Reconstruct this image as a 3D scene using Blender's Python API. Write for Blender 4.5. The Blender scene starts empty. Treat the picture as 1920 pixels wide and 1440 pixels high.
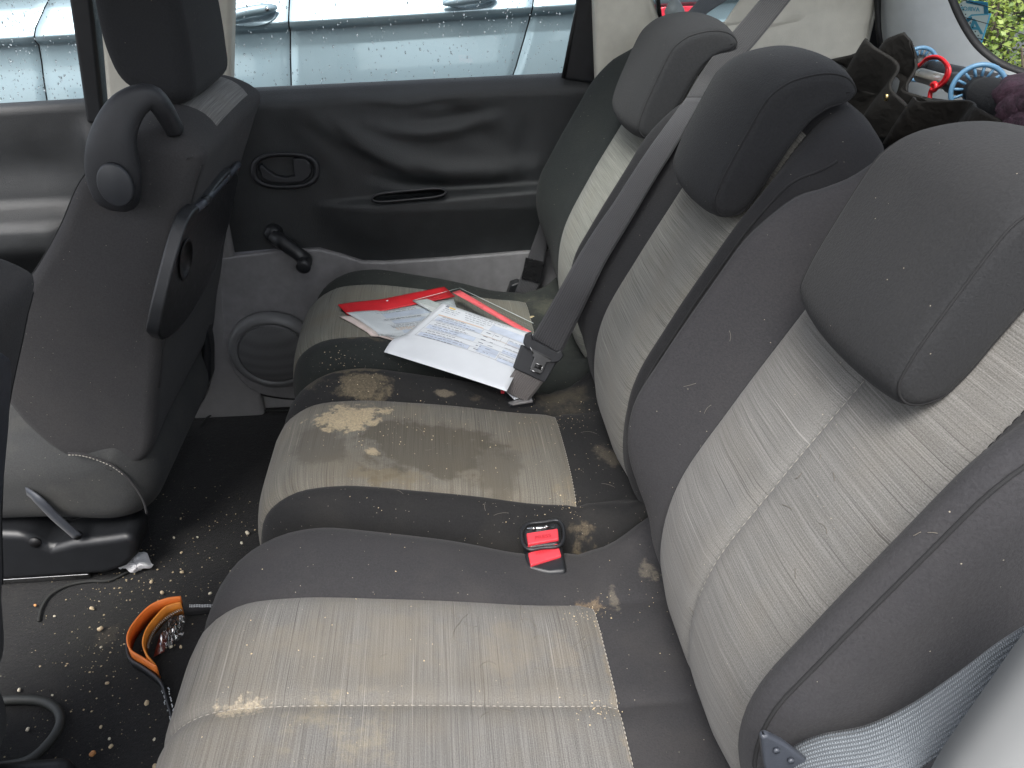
import bpy, bmesh, math, random
import numpy as np
from mathutils import Vector, Matrix
from mathutils.geometry import tessellate_polygon
R = math.radians
rnd = random.Random(7)
S = bpy.context.scene
C = S.collection

# ------------------------------------------------------------------ camera, sky, sun, exposure
FPX, U0, V0, CZ = 1478.0, 800.0, -155.0, 1.12
PITCH = math.atan((720 - V0) / FPX)
YAW = math.atan((960 - U0) / math.hypot(FPX, 720 - V0))
cF = Vector((math.sin(YAW) * math.cos(PITCH), math.cos(YAW) * math.cos(PITCH), -math.sin(PITCH)))
cR = Vector((math.cos(YAW), -math.sin(YAW), 0))
cU = cR.cross(cF)
cam = bpy.data.cameras.new('camera'); camo = bpy.data.objects.new('camera', cam); C.objects.link(camo)
camo.matrix_world = Matrix(((cR.x, cU.x, -cF.x, 0), (cR.y, cU.y, -cF.y, 0), (cR.z, cU.z, -cF.z, CZ), (0, 0, 0, 1)))
cam.sensor_fit = 'HORIZONTAL'; cam.sensor_width = 36; cam.lens = FPX / 1920 * 36
cam.clip_start = 0.02; cam.clip_end = 500
S.camera = camo
W = bpy.data.worlds.new('World'); S.world = W; W.use_nodes = True
wn = W.node_tree.nodes; wl = W.node_tree.links
bg = wn.get('Background') or wn.new('ShaderNodeBackground')
sky = wn.new('ShaderNodeTexSky'); sky.sky_type = 'NISHITA'; sky.sun_disc = False
SUN_EL, SUN_AZ = 58, 200
sky.sun_elevation = R(SUN_EL); sky.sun_rotation = R(SUN_AZ); sky.air_density = 1.0; sky.dust_density = 4.0; sky.ozone_density = 1.5
hs = wn.new('ShaderNodeHueSaturation'); hs.inputs['Saturation'].default_value = .42  # overcast: the blue washed out
wl.new(sky.outputs[0], hs.inputs['Color']); wl.new(hs.outputs[0], bg.inputs[0]); bg.inputs[1].default_value = 0.15
sun = bpy.data.lights.new('sun', 'SUN'); sun.energy = 1.5; sun.angle = R(25); sun.color = (1, .98, .94)
suno = bpy.data.objects.new('sun', sun); C.objects.link(suno)
_a = R(SUN_AZ); _d = Vector((math.sin(_a) * math.cos(R(SUN_EL)), math.cos(_a) * math.cos(R(SUN_EL)), math.sin(R(SUN_EL))))
suno.rotation_euler = (-_d).to_track_quat('-Z', 'Y').to_euler()
S.view_settings.view_transform = 'Standard'; S.view_settings.look = 'None'
S.view_settings.gamma = 1; S.view_settings.use_curve_mapping = False
S.view_settings.exposure = 1.42
S.render.engine = 'CYCLES'
S.cycles.max_bounces = 10; S.cycles.transparent_max_bounces = 24; S.cycles.transmission_bounces = 8
S.cycles.use_denoising = True; S.cycles.caustics_reflective = False; S.cycles.caustics_refractive = False

# ------------------------------------------------------------------ helpers
def A(u, v, x=None, y=None, z=None):
    """where a line of sight meets one plane of the car"""
    d = cF + cR * ((u - 960) / FPX) - cU * ((v - 720) / FPX)
    t = x / d.x if x is not None else y / d.y if y is not None else (z - CZ) / d.z
    q = d * t
    return Vector((q.x, q.y, q.z + CZ))

def sm(a, b, x):
    t = np.clip((x - a) / (b - a), 0, 1); return t * t * (3 - 2 * t)

def tag(o, label=None, cat=None, group=None, kind=None):
    if label: o['label'] = label
    if cat: o['category'] = cat
    if group: o['group'] = group
    if kind: o['kind'] = kind
    return o

def empty(name, loc, label, cat, group=None):
    o = bpy.data.objects.new(name, None); C.objects.link(o); o.location = loc; o.empty_display_size = .05
    return tag(o, label, cat, group)

def obj(name, verts, faces, mat, parent=None, smooth=True, uv=None, bevel=0, seg=3, solid=0, subd=0, flip=False):
    me = bpy.data.meshes.new(name)
    off = root_loc(parent)
    me.from_pydata([tuple(Vector(v) - off) for v in verts], [], [tuple(f) for f in faces])
    bm = bmesh.new(); bm.from_mesh(me); bmesh.ops.recalc_face_normals(bm, faces=bm.faces)
    if uv is None: bmesh.ops.delete(bm, geom=[v for v in bm.verts if not v.link_faces], context='VERTS')
    if flip: bmesh.ops.reverse_faces(bm, faces=bm.faces)
    bm.to_mesh(me); bm.free()
    if uv is not None:
        l = me.uv_layers.new(name='UVMap')
        vi = np.empty(len(me.loops), int); me.loops.foreach_get('vertex_index', vi)
        l.data.foreach_set('uv', np.asarray(uv, float)[vi].ravel())
    if smooth: me.polygons.foreach_set('use_smooth', [True] * len(me.polygons))
    me.materials.append(mat)
    o = bpy.data.objects.new(name, me); C.objects.link(o)
    if parent: o.parent = parent
    if solid:
        m = o.modifiers.new('s', 'SOLIDIFY'); m.thickness = solid; m.offset = 0
    if bevel:
        m = o.modifiers.new('b', 'BEVEL'); m.width = bevel; m.segments = seg; m.limit_method = 'ANGLE'; m.angle_limit = R(35)
        if smooth: m.harden_normals = True
    if subd:
        m = o.modifiers.new('u', 'SUBSURF'); m.levels = subd; m.render_levels = subd
    return o

def root_loc(p):
    v = Vector((0, 0, 0))
    while p is not None:
        v = v + p.location; p = p.parent
    return v

class MB:
    def __init__(s): s.v = []; s.f = []
    def add(s, v, f):
        n = len(s.v); s.v += [Vector(a) for a in v]; s.f += [[i + n for i in q] for q in f]; return s
    def box(s, c, size, rot=None):
        M = rot or Matrix.Identity(3)
        vs = [Vector(c) + M @ Vector((size[0] * a / 2, size[1] * b / 2, size[2] * d / 2)) for a in (-1, 1) for b in (-1, 1) for d in (-1, 1)]
        return s.add(vs, [(0, 1, 3, 2), (4, 6, 7, 5), (0, 4, 5, 1), (2, 3, 7, 6), (0, 2, 6, 4), (1, 5, 7, 3)])
    def tube(s, path, r, n=10, closed=False, flat=None, caps=True):
        path = [Vector(p) for p in path]; m = len(path); rs = r if hasattr(r, '__len__') else [r] * m
        rings = []; up = None
        for i, p in enumerate(path):
            t = (path[(i + 1) % m] - path[i - 1]) if closed else (path[min(i + 1, m - 1)] - path[max(i - 1, 0)])
            t.normalize()
            if up is None:
                up = Vector((0, 0, 1)) if abs(t.z) < .9 else Vector((1, 0, 0))
            a = t.cross(up); a.normalize(); b = a.cross(t); up = b
            rings.append([p + (a * math.cos(q) + b * math.sin(q)) * rs[i] for q in [k * 2 * math.pi / n for k in range(n)]])
        return s.rings(rings, closed, caps)
    def rings(s, rings, closed=False, caps=True):
        n = len(rings[0]); m = len(rings); b = len(s.v)
        for r_ in rings: s.v += [Vector(q) for q in r_]
        for i in range(m if closed else m - 1):
            for k in range(n):
                s.f.append([b + i * n + k, b + i * n + (k + 1) % n, b + ((i + 1) % m) * n + (k + 1) % n, b + ((i + 1) % m) * n + k])
        if caps and not closed:
            s.f.append([b + k for k in range(n)][::-1]); s.f.append([b + (m - 1) * n + k for k in range(n)])
        return s
    def prism(s, outline, d):
        n = len(outline); d = Vector(d)
        return s.add([Vector(p) for p in outline] + [Vector(p) + d for p in outline],
                     [list(range(n))[::-1], list(range(n, 2 * n))] + [[i, (i + 1) % n, n + (i + 1) % n, n + i] for i in range(n)])
    def build(s, name, mat, parent=None, **k): return obj(name, s.v, s.f, mat, parent, **k)

def cat(pts, n, closed=False):
    """smooth curve through points, n samples evenly spaced"""
    p = np.array([list(q) for q in pts], float)
    if closed: p = np.vstack([p[-1], p, p[0], p[1]])
    else: p = np.vstack([2 * p[0] - p[1], p, 2 * p[-1] - p[-2]])
    out = []
    for i in range(1, len(p) - 2):
        d = [max(np.linalg.norm(p[k + 1] - p[k]), 1e-6) ** .5 for k in (i - 1, i, i + 1)]
        t0, t1 = 0, d[0]; t2 = t1 + d[1]; t3 = t2 + d[2]
        for t in np.linspace(t1, t2, 24, endpoint=False):
            a1 = (t1 - t) / (t1 - t0) * p[i - 1] + (t - t0) / (t1 - t0) * p[i]
            a2 = (t2 - t) / (t2 - t1) * p[i] + (t - t1) / (t2 - t1) * p[i + 1]
            a3 = (t3 - t) / (t3 - t2) * p[i + 1] + (t - t2) / (t3 - t2) * p[i + 2]
            b1 = (t2 - t) / (t2 - t0) * a1 + (t - t0) / (t2 - t0) * a2
            b2 = (t3 - t) / (t3 - t1) * a2 + (t - t1) / (t3 - t1) * a3
            out.append((t2 - t) / (t2 - t1) * b1 + (t - t1) / (t2 - t1) * b2)
    if not closed: out.append(p[-2])
    q = np.array(out); qq = np.vstack([q, q[0]]) if closed else q
    L = np.r_[0, np.cumsum(np.linalg.norm(np.diff(qq, axis=0), axis=1))]
    s = np.linspace(0, L[-1], n, endpoint=not closed)
    return np.stack([np.interp(s, L, qq[:, k]) for k in range(q.shape[1])], 1)

def vnoise(seed, n=6):
    r = random.Random(seed); w = [(r.uniform(-1, 1), r.uniform(-1, 1), r.uniform(-1, 1), r.uniform(0, 6.28)) for _ in range(n)]
    def f(x, y=0, z=0):
        return sum(math.sin((a * x + b * y + c * z) + d) for a, b, c, d in w) / n
    return f

# ------------------------------------------------------------------ materials
class NT:
    def __init__(s, name):
        s.m = bpy.data.materials.new(name); s.m.use_nodes = True; s.t = s.m.node_tree; s.N = s.t.nodes; s.b = s.N['Principled BSDF']
    def n(s, typ, ins=None, **kw):
        o = s.N.new(typ)
        for k, v in kw.items(): setattr(o, k, v)
        for k, v in (ins or {}).items():
            if hasattr(v, 'is_output') or isinstance(v, bpy.types.NodeSocket): s.t.links.new(v, o.inputs[k])
            else: o.inputs[k].default_value = v
        return o
    def math(s, op, a, b=None, clamp=False):
        o = s.n('ShaderNodeMath', {0: a}, operation=op, use_clamp=clamp)
        if b is not None:
            if isinstance(b, bpy.types.NodeSocket): s.t.links.new(b, o.inputs[1])
            else: o.inputs[1].default_value = b
        return o.outputs[0]
    def vmath(s, op, a, b):
        o = s.n('ShaderNodeVectorMath', {0: a, 1: b}, operation=op); return o
    def noise(s, vec, scale, detail=4, rough=.55, out=0, dist=0):
        return s.n('ShaderNodeTexNoise', {'Vector': vec, 'Scale': scale, 'Detail': detail, 'Roughness': rough, 'Distortion': dist}).outputs[out]
    def ramp(s, fac, stops):
        o = s.n('ShaderNodeValToRGB', {0: fac}); e = o.color_ramp.elements
        while len(e) < len(stops): e.new(.5)
        for q, (p, c) in zip(e, stops):
            q.position = p; q.color = (*c, 1) if hasattr(c, '__len__') else (c, c, c, 1)
        return o.outputs[0]
    def mix(s, fac, a, b, mode='MIX'):
        o = s.n('ShaderNodeMix', data_type='RGBA', blend_type=mode)
        for sock, v in ((o.inputs[0], fac), (o.inputs[6], a), (o.inputs[7], b)):
            if isinstance(v, bpy.types.NodeSocket): s.t.links.new(v, sock)
            elif sock is o.inputs[0]: sock.default_value = v
            else: sock.default_value = (*v, 1) if len(v) == 3 else v
        return o.outputs[2]
    def pos(s): return s.n('ShaderNodeNewGeometry').outputs['Position']
    def bump(s, h, dist, strength=1.0):
        o = s.n('ShaderNodeBump', {'Height': h, 'Distance': dist, 'Strength': strength}); s.t.links.new(o.outputs[0], s.b.inputs['Normal']); return o
    def col(s, c): s.t.links.new(c, s.b.inputs['Base Color'])
    def set(s, **k):
        for a, v in k.items():
            a = a.replace('_', ' ')
            s.b.inputs[a].default_value = (*v, 1) if hasattr(v, '__len__') and len(v) == 3 else v
        return s

def plain(name, c, rough=.5, metal=0, spec=.5, var=.12, vscale=40, bump=0, bscale=800, coat=0, sheen=0):
    t = NT(name); p = t.pos()
    n = t.noise(p, vscale, 5)
    lo = tuple(x * (1 - var) for x in c); hi = tuple(min(1, x * (1 + var)) for x in c)
    t.col(t.ramp(n, [(.3, lo), (.7, hi)]))
    t.t.links.new(t.math('ADD', t.math('MULTIPLY', t.noise(p, vscale * 2.3, 4), .18), rough - .09), t.b.inputs['Roughness'])
    t.set(Metallic=metal, Specular_IOR_Level=spec, Coat_Weight=coat, Sheen_Weight=sheen)
    if bump: t.bump(t.noise(p, bscale, 3), bump)
    return t.m

def stain(t, p, base, c, r, colr, strength=.8, nscale=25, soft=.35, warp=.45, inner=0.0, nd=5):
    """an uneven patch of its own shape"""
    v = t.n('ShaderNodeVectorMath', {0: t.vmath('SUBTRACT', p, c).outputs[0], 1: tuple(1 / q for q in r)}, operation='MULTIPLY').outputs[0]
    L = t.n('ShaderNodeVectorMath', {0: v}, operation='LENGTH').outputs['Value']
    nz = t.math('MULTIPLY', t.math('SUBTRACT', t.noise(p, nscale, nd, .65), .5), warp * 4)
    d = t.math('ADD', L, nz)
    m = t.n('ShaderNodeMapRange', {0: d, 1: 1 - soft, 2: 1 + soft * .4, 3: 1, 4: 0}, interpolation_type='SMOOTHSTEP').outputs[0]
    if inner:
        g = t.ramp(t.noise(p, nscale * 9, 4, .7), [(.5 - .12, 1 - inner), (.5 + .12, 1)])
        m = t.math('MULTIPLY', m, g)
    return t.mix(t.math('MULTIPLY', m, strength), base, colr)

def lint(t, p, base, c=(.35, .31, .25), amount=.0, scale=160):
    """specks of lint and dust"""
    v = t.n('ShaderNodeTexVoronoi', {'Vector': p, 'Scale': scale, 'Randomness': 1}, feature='F1')
    keep = t.math('LESS_THAN', v.outputs['Distance'], .085)
    k2 = t.math('GREATER_THAN', t.n('ShaderNodeSeparateColor', {0: v.outputs['Color']}).outputs[0], 1 - amount)
    return t.mix(t.math('MULTIPLY', t.math('MULTIPLY', keep, k2), .75), base, c)

def fabric_dark(name, c=(.034, .034, .036), stains=(), amount=.12, dust=.25):
    t = NT(name); p = t.pos()
    n1 = t.noise(p, 9, 5, .6); n2 = t.noise(p, 420, 3, .7)
    base = t.mix(n2, tuple(q * .62 for q in c), tuple(q * 1.45 for q in c))
    base = t.mix(t.ramp(n1, [(.45, 0), (.8, dust)]), base, tuple(q * 2.0 for q in (c[0] * 1.12, c[1] * 1.05, c[2] * .92)))
    for s in stains: base = stain(t, p, base, *s[:3], **s[3])
    base = lint(t, p, base, amount=amount)
    t.col(base)
    t.set(Roughness=.95, Specular_IOR_Level=.12, Sheen_Weight=.05, Sheen_Roughness=.5)
    uv = t.n('ShaderNodeUVMap').outputs[0]
    t.bump(n2, .0008, .8)
    return t.m

def fabric_rib(name, lo=(.085, .083, .08), hi=(.25, .245, .235), stains=(), dirt=.35, fine=620, amount=.05):
    """heathered insert cloth, streaks running across the seat"""
    t = NT(name); p = t.pos(); uv = t.n('ShaderNodeUVMap').outputs[0]
    def st(a, b): return t.n('ShaderNodeVectorMath', {0: uv, 1: (a, b, 1)}, operation='MULTIPLY').outputs[0]
    f1 = t.noise(st(fine * 1.7, 7), 1, 2, .6)
    f2 = t.noise(st(fine, 4), 1, 1, .5)
    f3 = t.noise(st(fine * 1.6, 700), 1, 1, .5)
    f4 = t.noise(st(fine * .10, 2), 1, 2, .5)
    base = t.mix(t.ramp(t.math('ADD', t.math('MULTIPLY', f1, .6), t.math('MULTIPLY', f3, .4)), [(.34, 0), (.66, 1)]), lo, hi)
    base = t.mix(t.math('MULTIPLY', t.ramp(f2, [(.68, 0), (.72, 1)]), .5), base, tuple(min(1, q * 1.5) for q in hi))
    base = t.mix(t.math('MULTIPLY', t.ramp(f2, [(.29, 1), (.34, 0)]), .7), base, tuple(q * .5 for q in lo))
    base = t.mix(t.math('MULTIPLY', t.ramp(f4, [(.4, 0), (.7, 1)]), .16), base, tuple(q * .6 for q in lo))
    n1 = t.noise(p, 11, 6, .62)
    base = t.mix(t.ramp(n1, [(.42, 0), (.72, dirt)]), base, (.15, .125, .088))
    for s in stains: base = stain(t, p, base, *s[:3], **s[3])
    base = lint(t, p, base, (.42, .37, .28), amount)
    t.col(base); t.set(Roughness=.9, Specular_IOR_Level=.2, Sheen_Weight=.08)
    t.bump(t.math('ADD', f1, t.math('MULTIPLY', f3, 1.0)), .0005, .6)
    return t.m

def webbing(name, c):
    t = NT(name); p = t.pos(); uv = t.n('ShaderNodeUVMap').outputs[0]
    w = t.n('ShaderNodeTexWave', {'Vector': uv, 'Scale': 190, 'Distortion': 0}, bands_direction='X').outputs[1]
    w2 = t.n('ShaderNodeTexWave', {'Vector': uv, 'Scale': 90, 'Distortion': 0}, bands_direction='Y').outputs[1]
    h = t.math('MULTIPLY', w, w2)
    n = t.noise(p, 30, 4)
    a = t.mix(h, tuple(q * .55 for q in c), tuple(q * 1.25 for q in c))
    t.col(t.mix(t.math('MULTIPLY', n, .25), a, tuple(q * .8 for q in c)))
    t.set(Roughness=.55, Specular_IOR_Level=.5, Sheen_Weight=.1); t.bump(h, .0012, .8)
    return t.m

def glass(name, tint=(1, 1, 1), refl=.9, base=.04, rough=.01):
    m = bpy.data.materials.new(name); m.use_nodes = True; nt = m.node_tree; nt.nodes.clear()
    o = nt.nodes.new('ShaderNodeOutputMaterial'); mx = nt.nodes.new('ShaderNodeMixShader')
    tr = nt.nodes.new('ShaderNodeBsdfTransparent'); gl = nt.nodes.new('ShaderNodeBsdfGlossy'); fr = nt.nodes.new('ShaderNodeLayerWeight')
    fr.inputs[0].default_value = .5; pw = nt.nodes.new('ShaderNodeMath'); pw.operation = 'POWER'; pw.inputs[1].default_value = 4
    ma = nt.nodes.new('ShaderNodeMath'); ma.operation = 'MULTIPLY_ADD'; ma.inputs[1].default_value = .8; ma.inputs[2].default_value = base
    tr.inputs[0].default_value = (*tint, 1); gl.inputs['Roughness'].default_value = rough; gl.inputs[0].default_value = (refl, refl, refl, 1)
    nt.links.new(fr.outputs['Facing'], pw.inputs[0]); nt.links.new(pw.outputs[0], ma.inputs[0]); nt.links.new(ma.outputs[0], mx.inputs[0])
    nt.links.new(tr.outputs[0], mx.inputs[1]); nt.links.new(gl.outputs[0], mx.inputs[2]); nt.links.new(mx.outputs[0], o.inputs[0])
    return m

def vinyl(name, c=(.012, .013, .014), rough=.42, bump=.0009, dust=.5):
    t = NT(name); p = t.pos()
    n1 = t.noise(p, 7, 5, .6); n2 = t.noise(p, 500, 2)
    t.col(t.mix(t.ramp(n1, [(.42, 0), (.75, dust)]), c, tuple(q * 2.4 for q in c)))
    t.t.links.new(t.math('ADD', t.math('MULTIPLY', n1, .25), rough - .12), t.b.inputs['Roughness'])
    t.set(Specular_IOR_Level=.45)
    v = t.n('ShaderNodeTexVoronoi', {'Vector': p, 'Scale': 900}).outputs[0]
    t.bump(t.math('ADD', v, t.math('MULTIPLY', t.noise(p, 60, 3), .8)), bump, .5)
    return t.m

M = {}
M['dark'] = fabric_dark('dark_fabric')
M['dark2'] = fabric_dark('front_seat_fabric', c=(.044, .043, .044), dust=.15)
M['hr'] = fabric_dark('head_restraint_fabric', c=(.025, .0255, .027), amount=.05, dust=.1)
M['rib'] = fabric_rib('ribbed_insert_fabric', dirt=.2)
M['vinyl'] = vinyl('door_vinyl', (.016, .0175, .0185), .46)
M['plastic_grey'] = plain('grey_plastic', (.18, .176, .179), .5, bump=.0005, bscale=900)
M['plastic_black'] = plain('black_plastic', (.014, .015, .017), .38, bump=.0003, bscale=1200)
M['plastic_soft'] = plain('soft_black_plastic', (.02, .021, .024), .5, bump=.0004, bscale=1200)
M['plastic_blue'] = plain('slate_plastic', (.04, .045, .056), .42, bump=.0002)
M['beige'] = plain('beige_trim', (.56, .54, .47), .6, var=.05, bump=.0005, bscale=700)
M['pale'] = plain('pale_grey_trim', (.50, .53, .54), .5, var=.05, bump=.0003)
M['seal'] = plain('rubber_seal', (.008, .008, .009), .55)
M['chrome'] = plain('bright_metal', (.6, .6, .6), .22, metal=1, var=.05)
M['red'] = plain('red_plastic', (.55, .018, .025), .4, var=.08)
M['redb'] = plain('red_button', (.60, .045, .06), .38, var=.06)
M['webgrey'] = webbing('grey_webbing', (.066, .065, .071))
M['webdark'] = webbing('dark_webbing', (.026, .025, .027))
M['webpale'] = webbing('pale_webbing', (.16, .18, .2))
M['thread'] = plain('pale_thread', (.34, .32, .28), .8)
M['threaddark'] = plain('dark_thread', (.012, .012, .013), .9)
M['crud'] = plain('crumb_grit', (.45, .36, .23), .9, var=.3, vscale=400)
M['paper'] = plain('white_paper', (.66, .68, .71), .7, var=.02)
M['orange'] = plain('orange_leather', (.75, .2, .035), .45, var=.1, bump=.0004)
M['glass'] = glass('window_glass', (.93, .97, .97))
M['clear'] = glass('clear_film', (.95, .965, .96), base=.05, rough=.22)
M['asphalt'] = plain('asphalt', (.05, .05, .052), .9, var=.4, vscale=60, bump=.004, bscale=300)
M['headliner'] = plain('headliner', (.62, .61, .57), .9)

# ------------------------------------------------------------------ upholstery: a padded block lofted across the car
def pillow(prof, y0, y1, rad, shape, py=None, N=110, marks=(), exp=2.0):
    """prof: closed side outline in (x, z); returns the grid of points, uv and profile"""
    q = cat(prof, N, True)
    d = np.roll(q, -1, 0) - np.roll(q, 1, 0); nrm = np.stack([d[:, 1], -d[:, 0]], 1); nrm /= np.linalg.norm(nrm, axis=1)[:, None]
    area = np.sum(q[:, 0] * np.roll(q[:, 1], -1) - np.roll(q[:, 0], -1) * q[:, 1])
    if area < 0: nrm = -nrm
    L = np.r_[0, np.cumsum(np.linalg.norm(np.diff(q, axis=0), axis=1))]
    edge = rad * (1 - np.cos(np.linspace(0, math.pi / 2, 11)))
    ys = set(np.round(np.linspace(y0 + rad, y1 - rad, 30), 4)) | set(np.round(y0 + edge, 4)) | set(np.round(y1 - edge, 4))
    for m in marks:
        ys = {y for y in ys if abs(y - m) > .006}
        for e in (-.004, 0, .004): ys.add(round(m + e, 4))
    ys = np.array(sorted(ys))
    G = np.zeros((len(ys), N, 3)); Nn = np.zeros((len(ys), N, 3)); UV = np.zeros((len(ys), N, 2))
    for j, y in enumerate(ys):
        e = min(max(0, rad - min(y - y0, y1 - y)), rad)
        ins = rad - (max(rad ** exp - e ** exp, 0)) ** (1 / exp)
        for i in range(N):
            dn, dx, dy, dz = shape(q[i], nrm[i], y, L[i])
            p = q[i] + nrm[i] * (dn - ins)
            G[j, i] = (p[0] + dx, y + dy, p[1] + dz); Nn[j, i] = (nrm[i][0], 0, nrm[i][1]); UV[j, i] = (L[i], y)
    return dict(G=G, N=Nn, UV=UV, ys=ys, q=q, L=L, nrm=nrm)

def split(pl, name_a, mat_a, name_b, mat_b, pred, parent, strip=False):
    """the block as two parts: cover (a) and insert (b)"""
    G, ys = pl['G'], pl['ys']; m, N = G.shape[:2]
    V = [tuple(p) for p in G.reshape(-1, 3)]; UV = pl['UV'].reshape(-1, 2)
    fa, fb = [], []
    for j in range(m - 1):
        for i in range(N):
            k = (i + 1) % N
            f = (j * N + i, j * N + k, (j + 1) * N + k, (j + 1) * N + i)
            (fb if pred((ys[j] + ys[j + 1]) / 2, i) else fa).append(f)
    for b in (0, (m - 1) * N):
        if strip:
            for tr_ in tessellate_polygon([[Vector((V[b + i][0], V[b + i][2], 0)) for i in range(N)]]): fa.append(tuple(b + i for i in tr_))
        else: fa.append(tuple(b + i for i in range(N)))
    out = []
    for nm, mt, fs in ((name_a, mat_a, fa), (name_b, mat_b, fb)):
        if not fs: continue
        used = sorted({i for f in fs for i in f}); mp = {u: k for k, u in enumerate(used)}
        me_f = [[mp[i] for i in f] for f in fs]
        out.append(obj(nm, [V[u] for u in used], me_f, mt, parent, uv=UV[used]))
    # make every normal point outward
    for o in out:
        cen = Vector(G.reshape(-1, 3).mean(0)) - root_loc(parent)
        s = sum((p.center - cen).dot(p.normal) * p.area for p in o.data.polygons)
        if s < 0:
            bm = bmesh.new(); bm.from_mesh(o.data); bmesh.ops.reverse_faces(bm, faces=bm.faces); bm.to_mesh(o.data); bm.free()
    return out

def jy(pl, y): return int(np.argmin(abs(pl['ys'] - y)))
def along(pl, y, i0, i1, lift=.0006):
    j = jy(pl, y); N = pl['G'].shape[1]; ii = [k % N for k in (range(i0, i1 + 1) if i1 >= i0 else range(i0, i1 - 1, -1))]
    return [Vector(pl['G'][j, i]) + Vector(pl['N'][j, i]) * lift for i in ii]
def across(pl, i, y0, y1, lift=.0006):
    return [Vector(pl['G'][j, i]) + Vector(pl['N'][j, i]) * lift for j in range(len(pl['ys'])) if y0 - 1e-4 <= pl['ys'][j] <= y1 + 1e-4]
def stitches(mb, path, step=.0075, dash=.0048, r=.0007):
    q = np.array([list(p) for p in path]); L = np.r_[0, np.cumsum(np.linalg.norm(np.diff(q, axis=0), axis=1))]
    s = 0
    while s < L[-1] - dash:
        pts = [[np.interp(t, L, q[:, k]) for k in range(3)] for t in (s, s + dash / 2, s + dash)]
        mb.tube(pts, [r * .6, r, r * .6], n=5); s += step * rnd.uniform(.9, 1.1)
def near_i(pl, x, z): return int(np.argmin((pl['q'][:, 0] - x) ** 2 + (pl['q'][:, 1] - z) ** 2))

CUSH = [(.36, .29), (.345, .335), (.30, .345), (.225, .348), (.10, .362), (-.05, .382), (-.17, .394), (-.24, .388), (-.285, .355), (-.302, .30), (-.295, .23), (-.27, .165), (-.10, .15), (.15, .15), (.34, .16), (.37, .22)]
BACK = [(.33, .335), (.285, .36), (.254, .42), (.247, .49), (.258, .56), (.305, .66), (.357, .755), (.407, .845), (.437, .90), (.458, .925), (.49, .932), (.52, .91), (.505, .80), (.455, .66), (.405, .52), (.375, .40), (.36, .345)]
HEAD = [(.352, .790), (.337, .796), (.329, .811), (.333, .838), (.350, .885), (.370, .930), (.381, .950), (.397, .965), (.425, .974), (.455, .976), (.478, .968), (.487, .951), (.478, .935), (.457, .928), (.438, .914), (.421, .888), (.403, .852), (.386, .815), (.372, .795)]

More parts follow.
